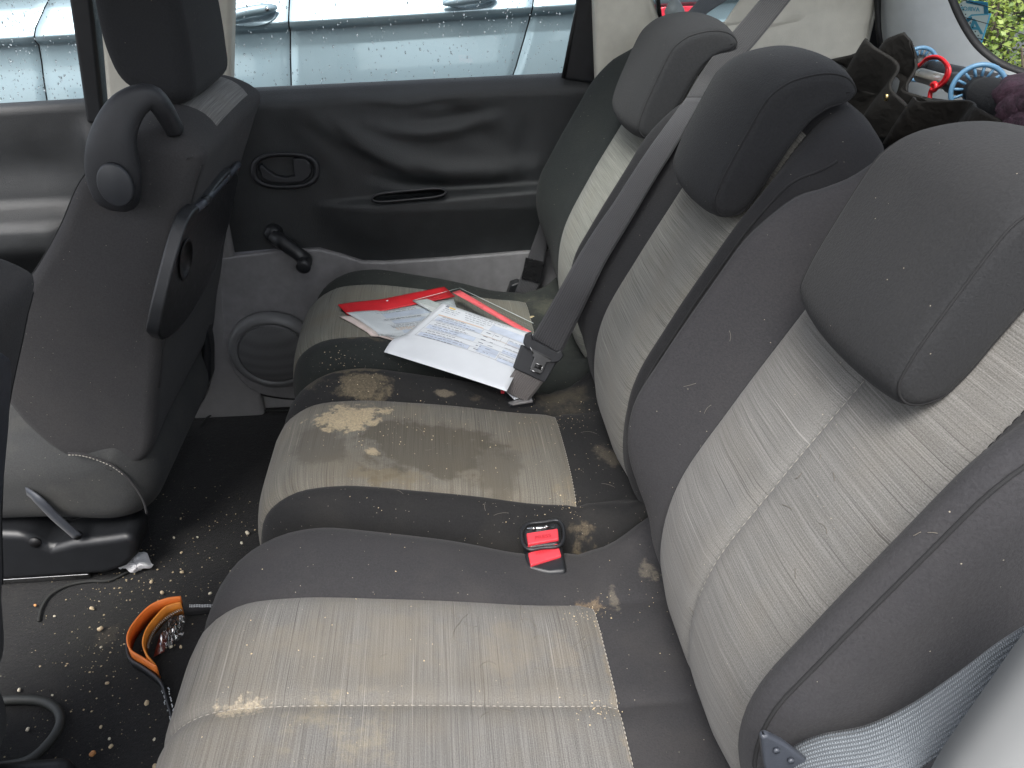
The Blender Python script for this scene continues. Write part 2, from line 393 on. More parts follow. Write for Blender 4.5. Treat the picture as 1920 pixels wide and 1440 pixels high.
def rear_seat(label, cy0, cy1, cp0, cp1, by0, by1, bp0, bp1, h0, h1, mats, seam, prot, dx=0.0, dz=0.0, xr=.18):
    t = empty('rear_seat', ((cy0 * 0) + .05, (cy0 + cy1) / 2, 0), label, 'car seat', 'individual rear seats')
    md, mr, mb_, mbr = mats
    wob = vnoise(int(cy0 * 1000), 5)
    cc, ch = (cy0 + cy1) / 2, (cy1 - cy0) / 2
    # cushion
    def cshape(p, n, y, L):
        c = (y - cc) / ch
        front = float(sm(-.10, -.27, p[0])); rear = float(sm(.20, .30, p[0])); top = float(sm(.2, .9, n[1]))
        ox = .055 * abs(c) ** 5 * front + (dx if p[0] < .1 else dx * float(sm(.25, .1, p[0])))
        out = max(0.0, (cp0 - y) / (cp0 - cy0), (y - cp1) / (cy1 - cp1))
        dn = .010 * math.sin(min(1, out) * math.pi) * top * (1 - rear)
        inside = min(y - cp0, cp1 - y)
        if inside > 0:
            dn += .006 * min(1, inside / .05) * (top + front) * .6
        on = top * (1 - rear) + front
        for s_ in seam: dn -= .0055 * math.exp(-((y - s_) / .006) ** 2) * min(1, on)
        for e in (cp0, cp1): dn -= .005 * math.exp(-((y - e) / .006) ** 2) * min(1, on)
        dn -= .006 * math.exp(-((p[0] - xr) / .009) ** 2) * top
        ear = .065 * rear * float(sm(.72, 1.0, abs(c)))
        dn += .0022 * wob(p[0] * 22, y * 26, p[1] * 20)
        hump = (abs(c) ** 2.5) * (.016 * math.exp(-((p[0] + .15) / .11) ** 2) - .030 * math.exp(-((p[0] - .14) / .085) ** 2)) * max(0, n[1])
        return dn, ox, 0, ear * max(0, n[1]) + hump + dz * max(0, min(1, (p[1] - .18) / .1))
    cu = pillow(CUSH, cy0, cy1, .052, cshape, marks=(cp0, cp1, *seam), exp=2.0)
    ir = near_i(cu, xr, .352); ifr = near_i(cu, -.296, .235)
    lo, hi = min(ir, ifr), max(ir, ifr)
    split(cu, 'cushion_cover', md, 'cushion_insert', mr, lambda y, i: cp0 < y < cp1 and lo <= i < hi, t)
    # backrest
    bc, bh = (by0 + by1) / 2, (by1 - by0) / 2
    def bshape(p, n, y, L):
        fr = float(sm(.15, -.6, n[0])) ; z = p[1]
        out = max(0.0, (bp0 - y) / (bp0 - by0) if y < bp0 else 0, (y - bp1) / (by1 - bp1) if y > bp1 else 0)
        side = 0 if y < bc else 1
        pr = prot[side] * float(sm(.44, .62, z)) * (1 - .62 * float(sm(.78, .93, z)))
        dn = pr * float(sm(0, .8, out)) * fr
        inside = min(y - bp0, bp1 - y)
        on = fr
        if inside > 0: dn += .008 * min(1, inside / .06) * fr
        for s_ in seam: dn -= .006 * math.exp(-((y - s_) / .006) ** 2) * on
        for e in (bp0, bp1): dn -= .005 * math.exp(-((y - e) / .006) ** 2) * on
        dn += .002 * wob(p[0] * 20 + 3, y * 24, z * 22)
        c = (y - bc) / bh
        return dn, 0, 0, -.055 * abs(c) ** 4 * float(sm(.84, .93, z)) - 0
    bk = pillow(BACK, by0, by1, .042, bshape, marks=(bp0, bp1, *seam))
    i0 = near_i(bk, .285, .36); i1 = near_i(bk, .437, .90); blo, bhi = min(i0, i1), max(i0, i1)
    split(bk, 'backrest_cover', mb_, 'backrest_insert', mbr, lambda y, i: bp0 < y < bp1 and blo <= i < bhi, t)
    # piping along both outer crests of the backrest
    for yy in (by0 + .012, by1 - .012):
        a0, a1 = near_i(bk, .258, .44), near_i(bk, .45, .918)
        MB().tube(along(bk, yy, a0, a1, .0004), .0016, 6).build('piping', M['threaddark'], t)
    # head restraint
    hc, hh = (h0 + h1) / 2, (h1 - h0) / 2
    def hshape(p, n, y, L):
        c = (y - hc) / hh
        fr = max(0, -n[0])
        return .004 * (1 - c * c) + .0012 * wob(p[0] * 40, y * 30, p[1] * 30), .005 * c * c * fr, 0, (-.010 * abs(c) ** 3) * float(sm(.93, .97, p[1])) + .006 * abs(c) ** 4 * float(sm(.84, .79, p[1]))
    hp = pillow([(a, b + .004 * float(sm(.9, .8, b))) for a, b in HEAD], h0, h1, .013, hshape, N=90, exp=2.7)
    (h,) = split(hp, 'head_restraint', M['hr'], '', None, lambda y, i: False, t, True)
    for yy in (h0 + .004, h1 - .004):
        MB().tube(along(hp, yy, 0, 89, .0003), .0011, 6, closed=True).build('seam', M['threaddark'], h)
    # the panel stitching, each line a part
    def line(path, mat, name, *k):
        mb = MB(); stitches(mb, path, *k); mb.build(name, M[mat], t)
    for s_ in seam:
        line(along(cu, s_, min(ir, near_i(cu, -.296, .25)), max(ir, near_i(cu, -.296, .25)), -.0002), 'thread', 'stitching')
        line(along(bk, s_, blo, bhi, -.0002), 'thread', 'stitching', .009, .0058)
    line(across(cu, ir, cp0, cp1, .0), 'thread', 'stitching', .006, .0035, .0006)
    for e in (cp0, cp1): line(along(cu, e, lo, hi, -.001), 'thread', 'stitching', .006, .003, .0005)
    for e in (bp0, bp1): line(along(bk, e, blo, bhi, .0), 'threaddark', 'stitching', .008, .006, .0008)
    line(across(cu, near_i(cu, .30, .345), cy1 - .09, cy1 - .005, .0005), 'threaddark', 'stitching', .006, .004, .0007)
    return t, cu, bk, hp

TAN = (.46, .37, .235); MUD = (.20, .16, .11); DAMP = (.050, .046, .038)
def P3(u, v, z): q = A(u, v, z=z); return tuple(q)
# dirt that belongs to the middle and far seats
st_mid_rib = [
    (P3(800, 850, 0.391), (.115, .085, .05), (.056, .048, .034), dict(strength=.62, nscale=14, soft=.2, warp=.5)),
    (P3(600, 850, 0.401), (.05, .06, .05), (.075, .067, .054), dict(strength=.6, nscale=16, soft=.3, warp=.5)),
    (P3(930, 880, 0.381), (.045, .07, .05), (.07, .063, .05), dict(strength=.55, nscale=16, soft=.35, warp=.5)),
    (P3(655, 788, 0.406), (.056, .040, .035), TAN, dict(strength=.95, nscale=34, soft=.22, warp=.75, inner=.55, nd=8)),
    (P3(720, 905, 0.396), (.06, .02, .03), (.15, .12, .075), dict(strength=.5, nscale=40, soft=.4, warp=.7)),
    (P3(700, 855, 0.401), (.012, .012, .02), TAN, dict(strength=.6, nscale=60, soft=.4, warp=.8)),
    (P3(1065, 930, 0.376), (.02, .06, .03), (.22, .17, .10), dict(strength=.3, nscale=40, soft=.5, warp=.6)),
]
st_mid_dark = [
    (P3(685, 725, 0.416), (.042, .038, .04), (.165, .135, .09), dict(strength=.85, nscale=26, soft=.35, warp=.75, inner=.5, nd=8)),
    (P3(690, 770, 0.416), (.016, .022, .03), (.27, .23, .17), dict(strength=.9, nscale=60, soft=.4, warp=.8, inner=.6)),
    (P3(655, 700, 0.416), (.07, .016, .03), (.17, .14, .09), dict(strength=.6, nscale=30, soft=.4, warp=.8, inner=.5)),
    (P3(833, 720, 0.416), (.021, .013, .03), (.16, .135, .10), dict(strength=.85, nscale=50, soft=.25, warp=.3, inner=.3)),
    (P3(895, 730, 0.406), (.02, .015, .03), (.09, .075, .055), dict(strength=.7, nscale=50, soft=.4, warp=.5, inner=.4)),
    (P3(600, 730, 0.396), (.03, .025, .04), (.10, .085, .062), dict(strength=.6, nscale=40, soft=.5, warp=.8, inner=.5)),
    (P3(1140, 860, 0.361), (.022, .03, .03), (.11, .095, .072), dict(strength=.6, nscale=45, soft=.5, warp=.8, inner=.4)),
    (P3(1050, 750, 0.361), (.05, .04, .04), (.085, .072, .05), dict(strength=.6, nscale=22, soft=.5, warp=.8, inner=.3)),
    (P3(1090, 990, 0.356), (.02, .02, .04), (.15, .12, .08), dict(strength=.6, nscale=60, soft=.5, warp=.8, inner=.5)),
]
st_far_dark = [
    (P3(670, 690, .37), (.06, .03, .06), (.15, .12, .08), dict(strength=.75, nscale=26, soft=.4, warp=.8, inner=.5)),
    (P3(645, 670, .38), (.016, .02, .04), (.36, .29, .18), dict(strength=.9, nscale=60, soft=.4, warp=.8, inner=.6)),
    (P3(765, 505, .40), (.06, .035, .05), (.075, .078, .066), dict(strength=.65, nscale=24, soft=.5, warp=.8, inner=.3)),
    (P3(1040, 590, .36), (.08, .09, .06), (.088, .088, .066), dict(strength=.75, nscale=14, soft=.5, warp=.6, inner=.3)),
]
st_near_dark = [
    (P3(1215, 1080, .345), (.012, .022, .03), (.16, .14, .11), dict(strength=.6, nscale=60, soft=.5, warp=.9, inner=.4)),
    (P3(1110, 1145, .345), (.018, .012, .03), (.22, .16, .1), dict(strength=.6, nscale=90, soft=.5, warp=1.0, inner=.7)),
    (P3(540, 1030, .36), (.012, .02, .03), (.13, .11, .085), dict(strength=.6, nscale=70, soft=.5, warp=.9, inner=.5)),
    (P3(1150, 1130, .345), (.006, .02, .02), (.16, .14, .11), dict(strength=.5, nscale=70, soft=.5, warp=.9, inner=.4)),
]
st_near_rib = [
    (P3(460, 1355, .38), (.028, .018, .03), (.45, .38, .27), dict(strength=.7, nscale=60, soft=.4, warp=1.0, inner=.75)),
    (P3(950, 1230, .36), (.03, .05, .03), (.29, .22, .13), dict(strength=.13, nscale=30, soft=.5, warp=.8, inner=.4)),
    (P3(1060, 1235, .36), (.02, .03, .03), (.29, .22, .13), dict(strength=.12, nscale=40, soft=.5, warp=.8, inner=.4)),
    (P3(720, 1230, .37), (.16, .05, .04), (.17, .15, .12), dict(strength=.4, nscale=12, soft=.5, warp=.7)),
    (P3(640, 1400, .37), (.06, .05, .04), (.26, .22, .15), dict(strength=.4, nscale=30, soft=.6, warp=.9, inner=.4)),
    (P3(1160, 1300, .35), (.012, .14, .03), (.32, .24, .13), dict(strength=.2, nscale=60, soft=.5, warp=.7, inner=.3)),
]
st_near_back = [
    (tuple(A(1335, 1080, y=.66)), (.03, .03, .035), (.36, .27, .14), dict(strength=.45, nscale=30, soft=.6, warp=.8, inner=.3)),
    (tuple(A(1370, 1230, y=.55)), (.03, .025, .05), (.36, .28, .16), dict(strength=.45, nscale=30, soft=.6, warp=.8, inner=.3)),
]
mats_near = (fabric_dark('near_cushion_fabric', (.030, .0295, .0315), st_near_dark, .2, .3), fabric_rib('near_insert_fabric', (.080, .077, .073), (.190, .184, .174), st_near_rib, .35, 560, .08),
             fabric_dark('near_backrest_fabric', (.033, .0325, .035), (), .1, .15), fabric_rib('near_back_insert_fabric', (.094, .092, .087), (.218, .213, .204), st_near_back, .18, 560))
mats_mid = (fabric_dark('middle_cushion_fabric', (.017, .017, .0175), st_mid_dark, .45, .45), fabric_rib('middle_insert_fabric', (.085, .078, .066), (.19, .178, .152), st_mid_rib, .5, 560, .12),
            fabric_dark('middle_backrest_fabric', (.021, .021, .0225), (), .1, .15), fabric_rib('middle_back_insert_fabric', (.10, .099, .09), (.235, .23, .21), (), .25, 560))
mats_far = (fabric_dark('far_cushion_fabric', (.022, .0245, .0235), st_far_dark, .3, .5), fabric_rib('far_insert_fabric', (.10, .099, .085), (.215, .212, .18), (), .6, 560, .1),
            fabric_dark('far_backrest_fabric', (.023, .026, .0255), (), .1, .2), fabric_rib('far_back_insert_fabric', (.13, .132, .115), (.29, .29, .255), (), .25, 560))
seat1, cu1, bk1, hr1 = rear_seat('nearest rear seat, wide grey insert with a pale stitched line down its middle', .335, .86, .43, .722, .335, .79, .43, .71, .474, .662, mats_near, (.565,), (.075, .075), dx=-.03, dz=.008, xr=.187)
seat2, cu2, bk2, hr2 = rear_seat('middle rear seat, narrow grey insert with damp stains and a dried tan crust', .86, 1.285, .925, 1.172, .855, 1.262, .932, 1.155, .915, 1.105, mats_mid, (), (.03, .065), dz=.014, xr=.182)
seat3, cu3, bk3, hr3 = rear_seat('far rear seat against the door panel, papers lying on its cushion', 1.285, 1.72, 1.385, 1.64, 1.285, 1.735, 1.315, 1.585, 1.32, 1.54, mats_far, (), (.04, .065), dx=-.008, dz=.024, xr=.182)

# ------------------------------------------------------------------ the car around the seats
def tagstruct(o): o['kind'] = 'structure'; return o
def carpet():
    t = NT('black_carpet'); p = t.pos()
    n1 = t.noise(p, 900, 3, .7); n2 = t.noise(p, 14, 5, .65); n3 = t.noise(p, 130, 4, .7)
    b = t.mix(n1, (.004, .004, .0045), (.022, .022, .023))
    b = t.mix(t.ramp(n2, [(.5, 0), (.8, .5)]), b, (.03, .029, .026))
    b = stain(t, p, b, P3(230, 1180, 0), (.12, .13, .1), (.022, .022, .020), strength=.8, nscale=14, soft=.7, warp=.6)  # paler patch: light falling on the carpet, painted into its colour
    b = stain(t, p, b, P3(200, 1190, 0), (.018, .03, .1), (.08, .068, .05), strength=.6, nscale=50, soft=.6, warp=.8, inner=.6)
    b = lint(t, p, b, (.5, .42, .3), .30, 210)
    b = lint(t, p, b, (.6, .52, .4), .10, 95)
    t.col(b); t.set(Roughness=1, Specular_IOR_Level=.1, Sheen_Weight=.1)
    t.bump(t.math('ADD', n1, n3), .004, .8); return t.m
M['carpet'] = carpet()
nz = vnoise(3, 7)
xs = np.linspace(-1.7, .5, 90); ys = np.linspace(.2, 1.83, 70)
def fz(x, y): return .004 * nz(x * 9, y * 11) + .05 * float(sm(-1.0, -1.5, x)) - .002
V = [(x, y, fz(x, y)) for y in ys for x in xs]; n = len(xs)
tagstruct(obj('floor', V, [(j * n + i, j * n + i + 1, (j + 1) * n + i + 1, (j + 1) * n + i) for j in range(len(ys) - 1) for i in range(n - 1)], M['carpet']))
g = 60
tagstruct(obj('ground', [(-g, -g, -.36), (g, -g, -.36), (g, g, -.36), (-g, g, -.36)], [(0, 1, 2, 3)], M['asphalt'], smooth=False))

body = empty('car_body', (0, 1, 0), 'fixed shell of the car interior, beige pillars and quarter trim around the seats', 'car interior')
def plate(name, pts, d, mat, parent, bevel=.004, **k): return MB().prism(pts, d).build(name, mat, parent, bevel=bevel, **k)
# roof, seen by nobody but shading the cabin
rv = []
for j, y in enumerate(np.linspace(.46, 1.70, 9)):
    for i, x in enumerate(np.linspace(-.95, 1.0, 9)):
        rv.append((x, y, 1.40 - .10 * ((y - 1) / .72) ** 2 - .05 * ((x + .1) / 1.1) ** 2))
def hole(i, j): return 3 <= i <= 6 and 2 <= j <= 4   # unseen glazed opening, added to bring top light to the far seats
obj('roof_lining', rv, [(j * 9 + i, j * 9 + i + 1, (j + 1) * 9 + i + 1, (j + 1) * 9 + i) for j in range(8) for i in range(8) if not hole(i, j)], M['headliner'], body, solid=.02)
obj('added_roof_glass', rv, [(j * 9 + i, j * 9 + i + 1, (j + 1) * 9 + i + 1, (j + 1) * 9 + i) for j in range(8) for i in range(8) if hole(i, j)], M['glass'], body)
# floor under the cargo, dark side of the boot
MB().box((.85, 1.02, .24), (.75, 1.5, .02)).build('cargo_floor', M['seal'], body)
MB().box((.80, 1.0, .79), (.54, 1.30, .022)).build('parcel_shelf', plain('shelf_cloth', (.02, .021, .023), .9), body, bevel=.006)
MB().box((.72, 1.745, .60), (.64, .03, .50)).build('boot_side_panel', plain('boot_carpet', (.02, .022, .024), .95), body, bevel=.005)
# sill and lower pillar on the far side
PB = M['plastic_grey']
MB().box((-.18, 1.835, .22), (1.25, .02, .50)).build('sill_trim', plain('sill_trim', (.30, .295, .295), .5, var=.06), body, bevel=.003)
MB().box((-.59, 1.806, .33), (.21, .035, .68)).build('pillar_foot', plain('pillar_foot', (.19, .185, .185), .5, var=.06, bump=.0004), body, bevel=.012)
# pillar between the far doors
plate('door_pillar', [(-.700, 1.79, .70), (-.45, 1.79, .70), (-.30, 1.70, 1.36), (-.56, 1.70, 1.36)], (0, .05, 0), M['beige'], body, .012)
plate('pillar_seal', [(-.735, 1.785, .745), (-.699, 1.785, .745), (-.575, 1.695, 1.36), (-.625, 1.695, 1.36)], (0, .05, 0), M['plastic_black'], body, .008)
plate('pillar_seal', [(-.468, 1.785, .775), (-.44, 1.785, .775), (-.315, 1.695, 1.36), (-.345, 1.695, 1.36)], (0, .05, 0), M['plastic_soft'], body, .008)
plate('belt_anchor', [tuple(A(a, b, y=1.775)) for a, b in ((186, 222), (200, 219), (196, 300), (184, 300))], (0, .02, 0), M['beige'], body, .004)

# rear pillar (beige) with the dark door frame before it
def lean(p0, p1, z, dy=0):  # a line on the side of the car, carried up with the tumblehome
    t_ = (z - p0.z) / (p1.z - p0.z); q = p0 + (p1 - p0) * t_; return Vector((q.x, q.y + dy, z))
c0, c1 = A(1142, 150, y=1.79), A(1130, 0, y=1.765)
d0, d1 = A(1240, 42, y=1.75), A(1227, 0, y=1.742)
plate('rear_pillar_trim', [c0 + Vector((0, 0, -.30)), lean(c0, c1, 1.34, -.02), d1 + Vector((.05, -.04, .36)), d1, d0, A(1250, 150, y=1.74), A(1265, 330, y=1.74)], (0, .04, 0), M['beige'], body, .012)
# quarter trim panel, one bowed sheet with the window cut out of its upper front
def qy(x, z): return 1.72 - .10 * max(0, z - .95) + .010 * math.exp(-((x - .66 - .55 * (z - .9)) / .035) ** 2)
qv, qf = [], []
nx, nzq = 44, 30
zb, zt = .852, 1.34
for j in range(nzq):
    z = zb + (zt - zb) * j / (nzq - 1)
    xa = .42 + (.0 if z < .915 else (.165 + .62 * (z - .915)) * float(sm(.915, .935, z)))
    xb = .936 + .02 * (z - .9)
    for i in range(nx):
        x = xa + (xb - xa) * i / (nx - 1)
        r_ = float(sm(.915 + .02 * (z - .9) - .012, .938, x))
        qv.append((x, qy(x, z) + .04 * r_, z))
obj('quarter_trim', qv, [(j * nx + i, j * nx + i + 1, (j + 1) * nx + i + 1, (j + 1) * nx + i) for j in range(nzq - 1) for i in range(nx - 1)], M['beige'], body, solid=.004)
MB().tube([(.44, 1.712, .853), (.70, 1.712, .855), (.92, 1.715, .855)], .0035, 6).build('trim_gap', M['seal'], body)
plate('shelf_ledge', [(.44, 1.735, .85), (.93, 1.735, .85), (.93, 1.63, .845), (.44, 1.66, .845)], (0, 0, -.01), M['plastic_soft'], body, .003)
plate('quarter_glass', [A(1215, 60, y=1.80), A(1400, 60, y=1.80), A(1420, -160, y=1.74), A(1215, -160, y=1.74)], (0, .003, 0), M['glass'], body, 0, smooth=False)
plate('quarter_window_seal', [A(1238, 45, y=1.755), A(1243, 45, y=1.755), A(1231, -60, y=1.735), A(1225, -60, y=1.735)], (0, .02, 0), M['seal'], body, 0)

# tailgate corner with the rear window
tg = empty('tailgate', (1.05, 1.5, .8), 'pale grey trimmed tailgate with the dark edged rear window', 'tailgate')
TP = Vector((.925, 1.715, .9)); TD = Vector((.19, -.24, 0)).normalized(); TUp = Vector((-.22, -.10, 1)).normalized(); TN = TD.cross(TUp).normalized()
if TN.x > 0: TN = -TN
def T(u, v, off=0.0):
    d = cF + cR * ((u - 960) / FPX) - cU * ((v - 720) / FPX); o = Vector((0, 0, CZ))
    p0 = TP + TN * off
    return o + d * ((p0 - o).dot(TN) / d.dot(TN))
win = [(1740, -130), (1755, -60), (1777, 0), (1797, 45), (1825, 88), (1860, 118), (1895, 134), (1935, 146), (1990, 155)]
winc = cat([(a, b) for a, b in win], 40)
edge = [T(1655, -130), T(1646, 0), T(1650, 60), T(1655, 110), T(1668, 240)]
out = [T(1646 + 2 * 0, -140)] + [T(1644, -60), T(1643, 0), T(1646, 60), T(1652, 105), T(1660, 260), T(2020, 330), T(2000, 157)] + [T(a, b) for a, b in winc[::-1]]
def strip(name, A_, B_, mat, parent, **k):
    n = len(A_); return obj(name, list(A_) + list(B_), [(i, i + 1, n + i + 1, n + i) for i in range(n - 1)], mat, parent, **k)
inner = [T(a, b) for a, b in winc]
oa = [T(1643, -130 + 390 * k / 24) if k <= 24 else T(1643 + (k - 24) * 25, 260 + (k - 24) * 4) for k in range(40)]
# trim as rows between the gap line and the window edge, gently bowed
rows = []
for k in range(7):
    s_ = k / 6
    rows.append([oa[i].lerp(inner[i], s_) + TN * (.022 * math.sin(math.pi * s_) - .02 * (1 - s_) ** 3) for i in range(40)])
obj('trim_panel', [p for r_ in rows for p in r_], [(a * 40 + i, a * 40 + i + 1, (a + 1) * 40 + i + 1, (a + 1) * 40 + i) for a in range(6) for i in range(39)], M['pale'], tg)
plate('gap_shadow', [T(1560, -140, -.05), T(1700, -140, -.05), T(1710, 130, -.05), T(1570, 130, -.05)], TN * -.004, M['seal'], tg, 0)
MB().tube([T(1645, -130), T(1644, 0), T(1647, 55), T(1653, 105)], .006, 8).build('edge_seal', M['seal'], tg)
MB().tube([T(1716, -80, .012), T(1717, 20, .014), T(1722, 62, .015), T(1737, 90, .015), T(1760, 112, .012), T(1800, 135, .008)], .0016, 6).build('trim_seam', plain('seam_shadow', (.12, .12, .125), .7), tg)
fr2 = [T(a + 14, b - 9, -.012) for a, b in winc]
fr1 = [T(a - 3, b + 2, -.002) for a, b in winc]
strip('window_seal', fr1, fr2, M['seal'], tg, solid=.003)
gl = [T(a, b, -.016) for a, b in winc] + [T(2100, 160, -.016), T(2100, -140, -.016)]
MB().box((1.27, .92, .52), (.05, 1.45, .62)).build('lower_panel', M['pale'], tg, bevel=.02)
rg = obj('rear_window', gl, [tuple(range(len(gl)))], M['glass'], tg, smooth=False)
mb = MB()
for k in range(46):
    s_ = k / 45 * (len(winc) - 1); i = min(int(s_), len(winc) - 2); q = winc[i] + (winc[i + 1] - winc[i]) * (s_ - i)
    c = T(q[0] + 17, q[1] - 11, -.0145); mb.add([c + TD * .0014 * math.cos(a) + TUp * .0014 * math.sin(a) for a in np.linspace(0, 6.28, 7)[:-1]], [range(6)])
mb.build('edge_dots', M['seal'], rg, smooth=False)
mb = MB()
for k, v in enumerate((-20, 12, 44, 76, 108)):
    mb.tube([T(1770, v - 22, -.0135), T(1850, v, -.0135), T(1990, v + 42, -.0135)], .0007, 5)
mb.build('heating_wire', M['seal'], rg)
# club sticker on the rear glass, read from behind
def film_mat(name, c):   # printed film that lets daylight glow through
    m_ = bpy.data.materials.new(name); m_.use_nodes = True; nt = m_.node_tree; nt.nodes.clear()
    o_ = nt.nodes.new('ShaderNodeOutputMaterial'); x_ = nt.nodes.new('ShaderNodeMixShader'); a_ = nt.nodes.new('ShaderNodeBsdfDiffuse'); b_ = nt.nodes.new('ShaderNodeBsdfTranslucent')
    a_.inputs[0].default_value = (*c, 1); b_.inputs[0].default_value = (*c, 1); x_.inputs[0].default_value = .7
    nt.links.new(a_.outputs[0], x_.inputs[1]); nt.links.new(b_.outputs[0], x_.inputs[2]); nt.links.new(x_.outputs[0], o_.inputs[0]); return m_
STB = film_mat('sticker_blue', (.12, .40, .55)); STW = film_mat('sticker_white', (.62, .66, .64))
stk = empty('window_sticker', tuple(T(1830, 40, -.02)), 'shield shaped blue and white sticker on the rear window, lettering mirrored', 'sticker')
def flat(name, px, off, mat, th=.0006): return plate(name, [T(a, b, off) for a, b in px], TN * -th, mat, stk, 0, smooth=False)
flat('upper_shield', [(1786, 12), (1812, 1), (1851, 6), (1852, 26), (1822, 28), (1806, 41), (1790, 26)], -.0185, STW)
flat('shield_band', [(1810, 0), (1852, 4), (1853, 26), (1845, 26), (1844, 12), (1812, 6)], -.0175, STB)
eo = [(1804, 43), (1821, 27), (1859, 25), (1841, 83), (1822, 62), (1804, 43)]; ei = [(1807, 43), (1822, 30), (1855, 28), (1839, 77), (1823, 59), (1807, 43)]
strip('lower_shield_edge', [T(a, b, -.0172) for a, b in eo], [T(a, b, -.0172) for a, b in ei], STB, stk, smooth=False)
flat('lower_shield', [(1807, 43), (1822, 30), (1855, 28), (1839, 77), (1823, 59)], -.0168, STW)
flat('swoosh', [(1806, 40), (1822, 31), (1823, 36), (1812, 44)], -.016, STB)
def words(name, txt, c, right, up, size, mat, parent, off=Vector((0, 0, 0)), ext=.0002, bold=0):
    cu_ = bpy.data.curves.new(name, 'FONT'); cu_.body = txt; cu_.size = 1; cu_.align_x = 'CENTER'; cu_.align_y = 'CENTER'; cu_.extrude = 0; cu_.offset = bold
    to = bpy.data.objects.new('t', cu_); C.objects.link(to)
    dg = bpy.context.evaluated_depsgraph_get(); me = bpy.data.meshes.new_from_object(to.evaluated_get(dg)); bpy.data.objects.remove(to)
    vs = [Vector(c) + off + right * (v.co.x * size) + up * (v.co.y * size) for v in me.vertices]; fs = [tuple(p.vertices) for p in me.polygons]
    return obj(name, vs, fs, mat, parent, smooth=False)
rdir = (T(1831, 18, -.0155) - T(1801, 16, -.0155)).normalized(); udir = (T(1816, 8, -.0155) - T(1816, 26, -.0155)).normalized()
wpx = (T(1831, 17) - T(1801, 17)).length
words('lettering', 'AVIRON', T(1817, 17, -.0162), -rdir, udir, wpx / 2.8, STB, stk, bold=.03)
ud2 = (T(1828, 40) - T(1831, 64)).normalized()
words('emblem', 'A', T(1828, 51, -.0155), -rdir, ud2, (T(1828, 36) - T(1831, 66)).length * 1.28, STB, stk, bold=.03)

# ------------------------------------------------------------------ far rear door
door = empty('rear_door', (-.1, 1.82, 0), 'far rear door with black wrinkled vinyl, round speaker and window crank', 'car door')
def plv(u, v): q = A(u, v, y=1.80); return (q.x, q.z)
def dist_pl(pts):
    P = np.array(pts)
    def f(x, z):
        best = 9; bt = 0; sd = 0; m = len(P) - 1
        for i in range(m):
            a, b = P[i], P[i + 1]; ab = b - a; t_ = max(0, min(1, ((x - a[0]) * ab[0] + (z - a[1]) * ab[1]) / (ab @ ab)))
            q = a + ab * t_; d = math.hypot(x - q[0], z - q[1])
            if d < best: best = d; bt = (i + t_) / m; sd = ab[0] * (z - q[1]) - ab[1] * (x - q[0])
        return best * (1 if sd > 0 else -1), bt
    return f
WR = []
for pts, amp, wid in [
    ([(690, 232), (740, 246), (800, 250), (860, 240), (920, 225)], .011, .014), ([(770, 222), (820, 226), (880, 214), (940, 202)], -.006, .012),
    ([(560, 205), (620, 235), (700, 275), (760, 305), (840, 322), (930, 322), (1000, 312)], .017, .022), ([(650, 262), (720, 300), (790, 330)], .006, .010),
    ([(700, 330), (760, 348), (850, 350), (920, 346), (980, 338)], -.010, .012), ([(500, 195), (560, 240), (620, 300), (650, 350)], .004, .02),
    ([(820, 190), (900, 250), (960, 280)], -.006, .022), ([(990, 220), (985, 280), (1000, 320)], -.005, .02), ([(600, 215), (660, 270)], -.004, .012),
    ([(640, 180), (760, 196), (900, 172)], .003, .006), ([(480, 230), (500, 330), (470, 420)], .003, .03), ([(620, 345), (625, 400), (690, 440)], .003, .03)]:
    WR.append((dist_pl([plv(*p) for p in pts]), amp, wid))
bndp = np.array([plv(*p) for p in [(395, 476), (418, 475), (520, 466), (600, 464), (640, 474), (680, 487), (720, 488), (820, 482), (990, 468), (1100, 462)]])
dn_ = vnoise(11, 8)
def ddoor(x, z):
    y = 1.80
    for f, a, w in WR:
        d, t_ = f(x, z); y -= .8 * a * math.exp(-(d / (w * 1.15)) ** 2) * math.sin(math.pi * min(max(t_, .06), .94)) ** .6
    sh = float(sm(-.30, -.14, x)) * (1 - float(sm(.30, .36, x)))
    zs = .557 + .06 * (x + .15)
    y -= .030 * sh * (1 - float(sm(zs - .004, zs + .012, z))) * float(np.clip((z - .40) / .14, 0, 1)) ** 1.3
    y -= .0012 * dn_(x * 30, z * 34)
    return y
vx = np.linspace(-.535, .40, 150); rows = []
for x in vx:
    z0 = float(np.interp(x, bndp[:, 0], bndp[:, 1])); z1 = .803 + .029 * x
    col = []
    for k in range(84):
        z = z0 + (z1 - z0) * k / 83
        y = ddoor(x, z) + .026 * float(sm(z1 - .030, z1 + .012, z)) ** 1.5
        col.append((x, y, z))
    yl = col[-1][1]
    for e, h in ((.006, .0055), (.014, .009), (.024, .0105), (.032, .010)): col.append((x, yl + e, z1 + h))
    rows.append(col)
nc = len(rows[0])
obj('upper_panel', [p for c in rows for p in c], [(i * nc + k, (i + 1) * nc + k, (i + 1) * nc + k + 1, i * nc + k + 1) for i in range(len(rows) - 1) for k in range(nc - 1)], M['vinyl'], door)
# grey lower panel
low = [plv(417, 480), plv(417, 560), plv(424, 640), plv(440, 692), plv(475, 728), plv(530, 742), plv(600, 744)]
lp = [(a, 1.786, b) for a, b in cat(low, 22)] + [(.40, 1.786, .03)] + [(a, 1.786, b) for a, b in bndp[::-1] if a > -.505]
lp = [lp[-1]] + lp[:-1]
MB().prism(lp, (0, .035, 0)).build('lower_panel', M['plastic_grey'], door, bevel=.006, seg=4)
MB().tube([(a - .004, 1.80, b - .003) for a, b in cat([plv(412, 470)] + low, 30)], .006, 8).build('door_seal', M['seal'], door)
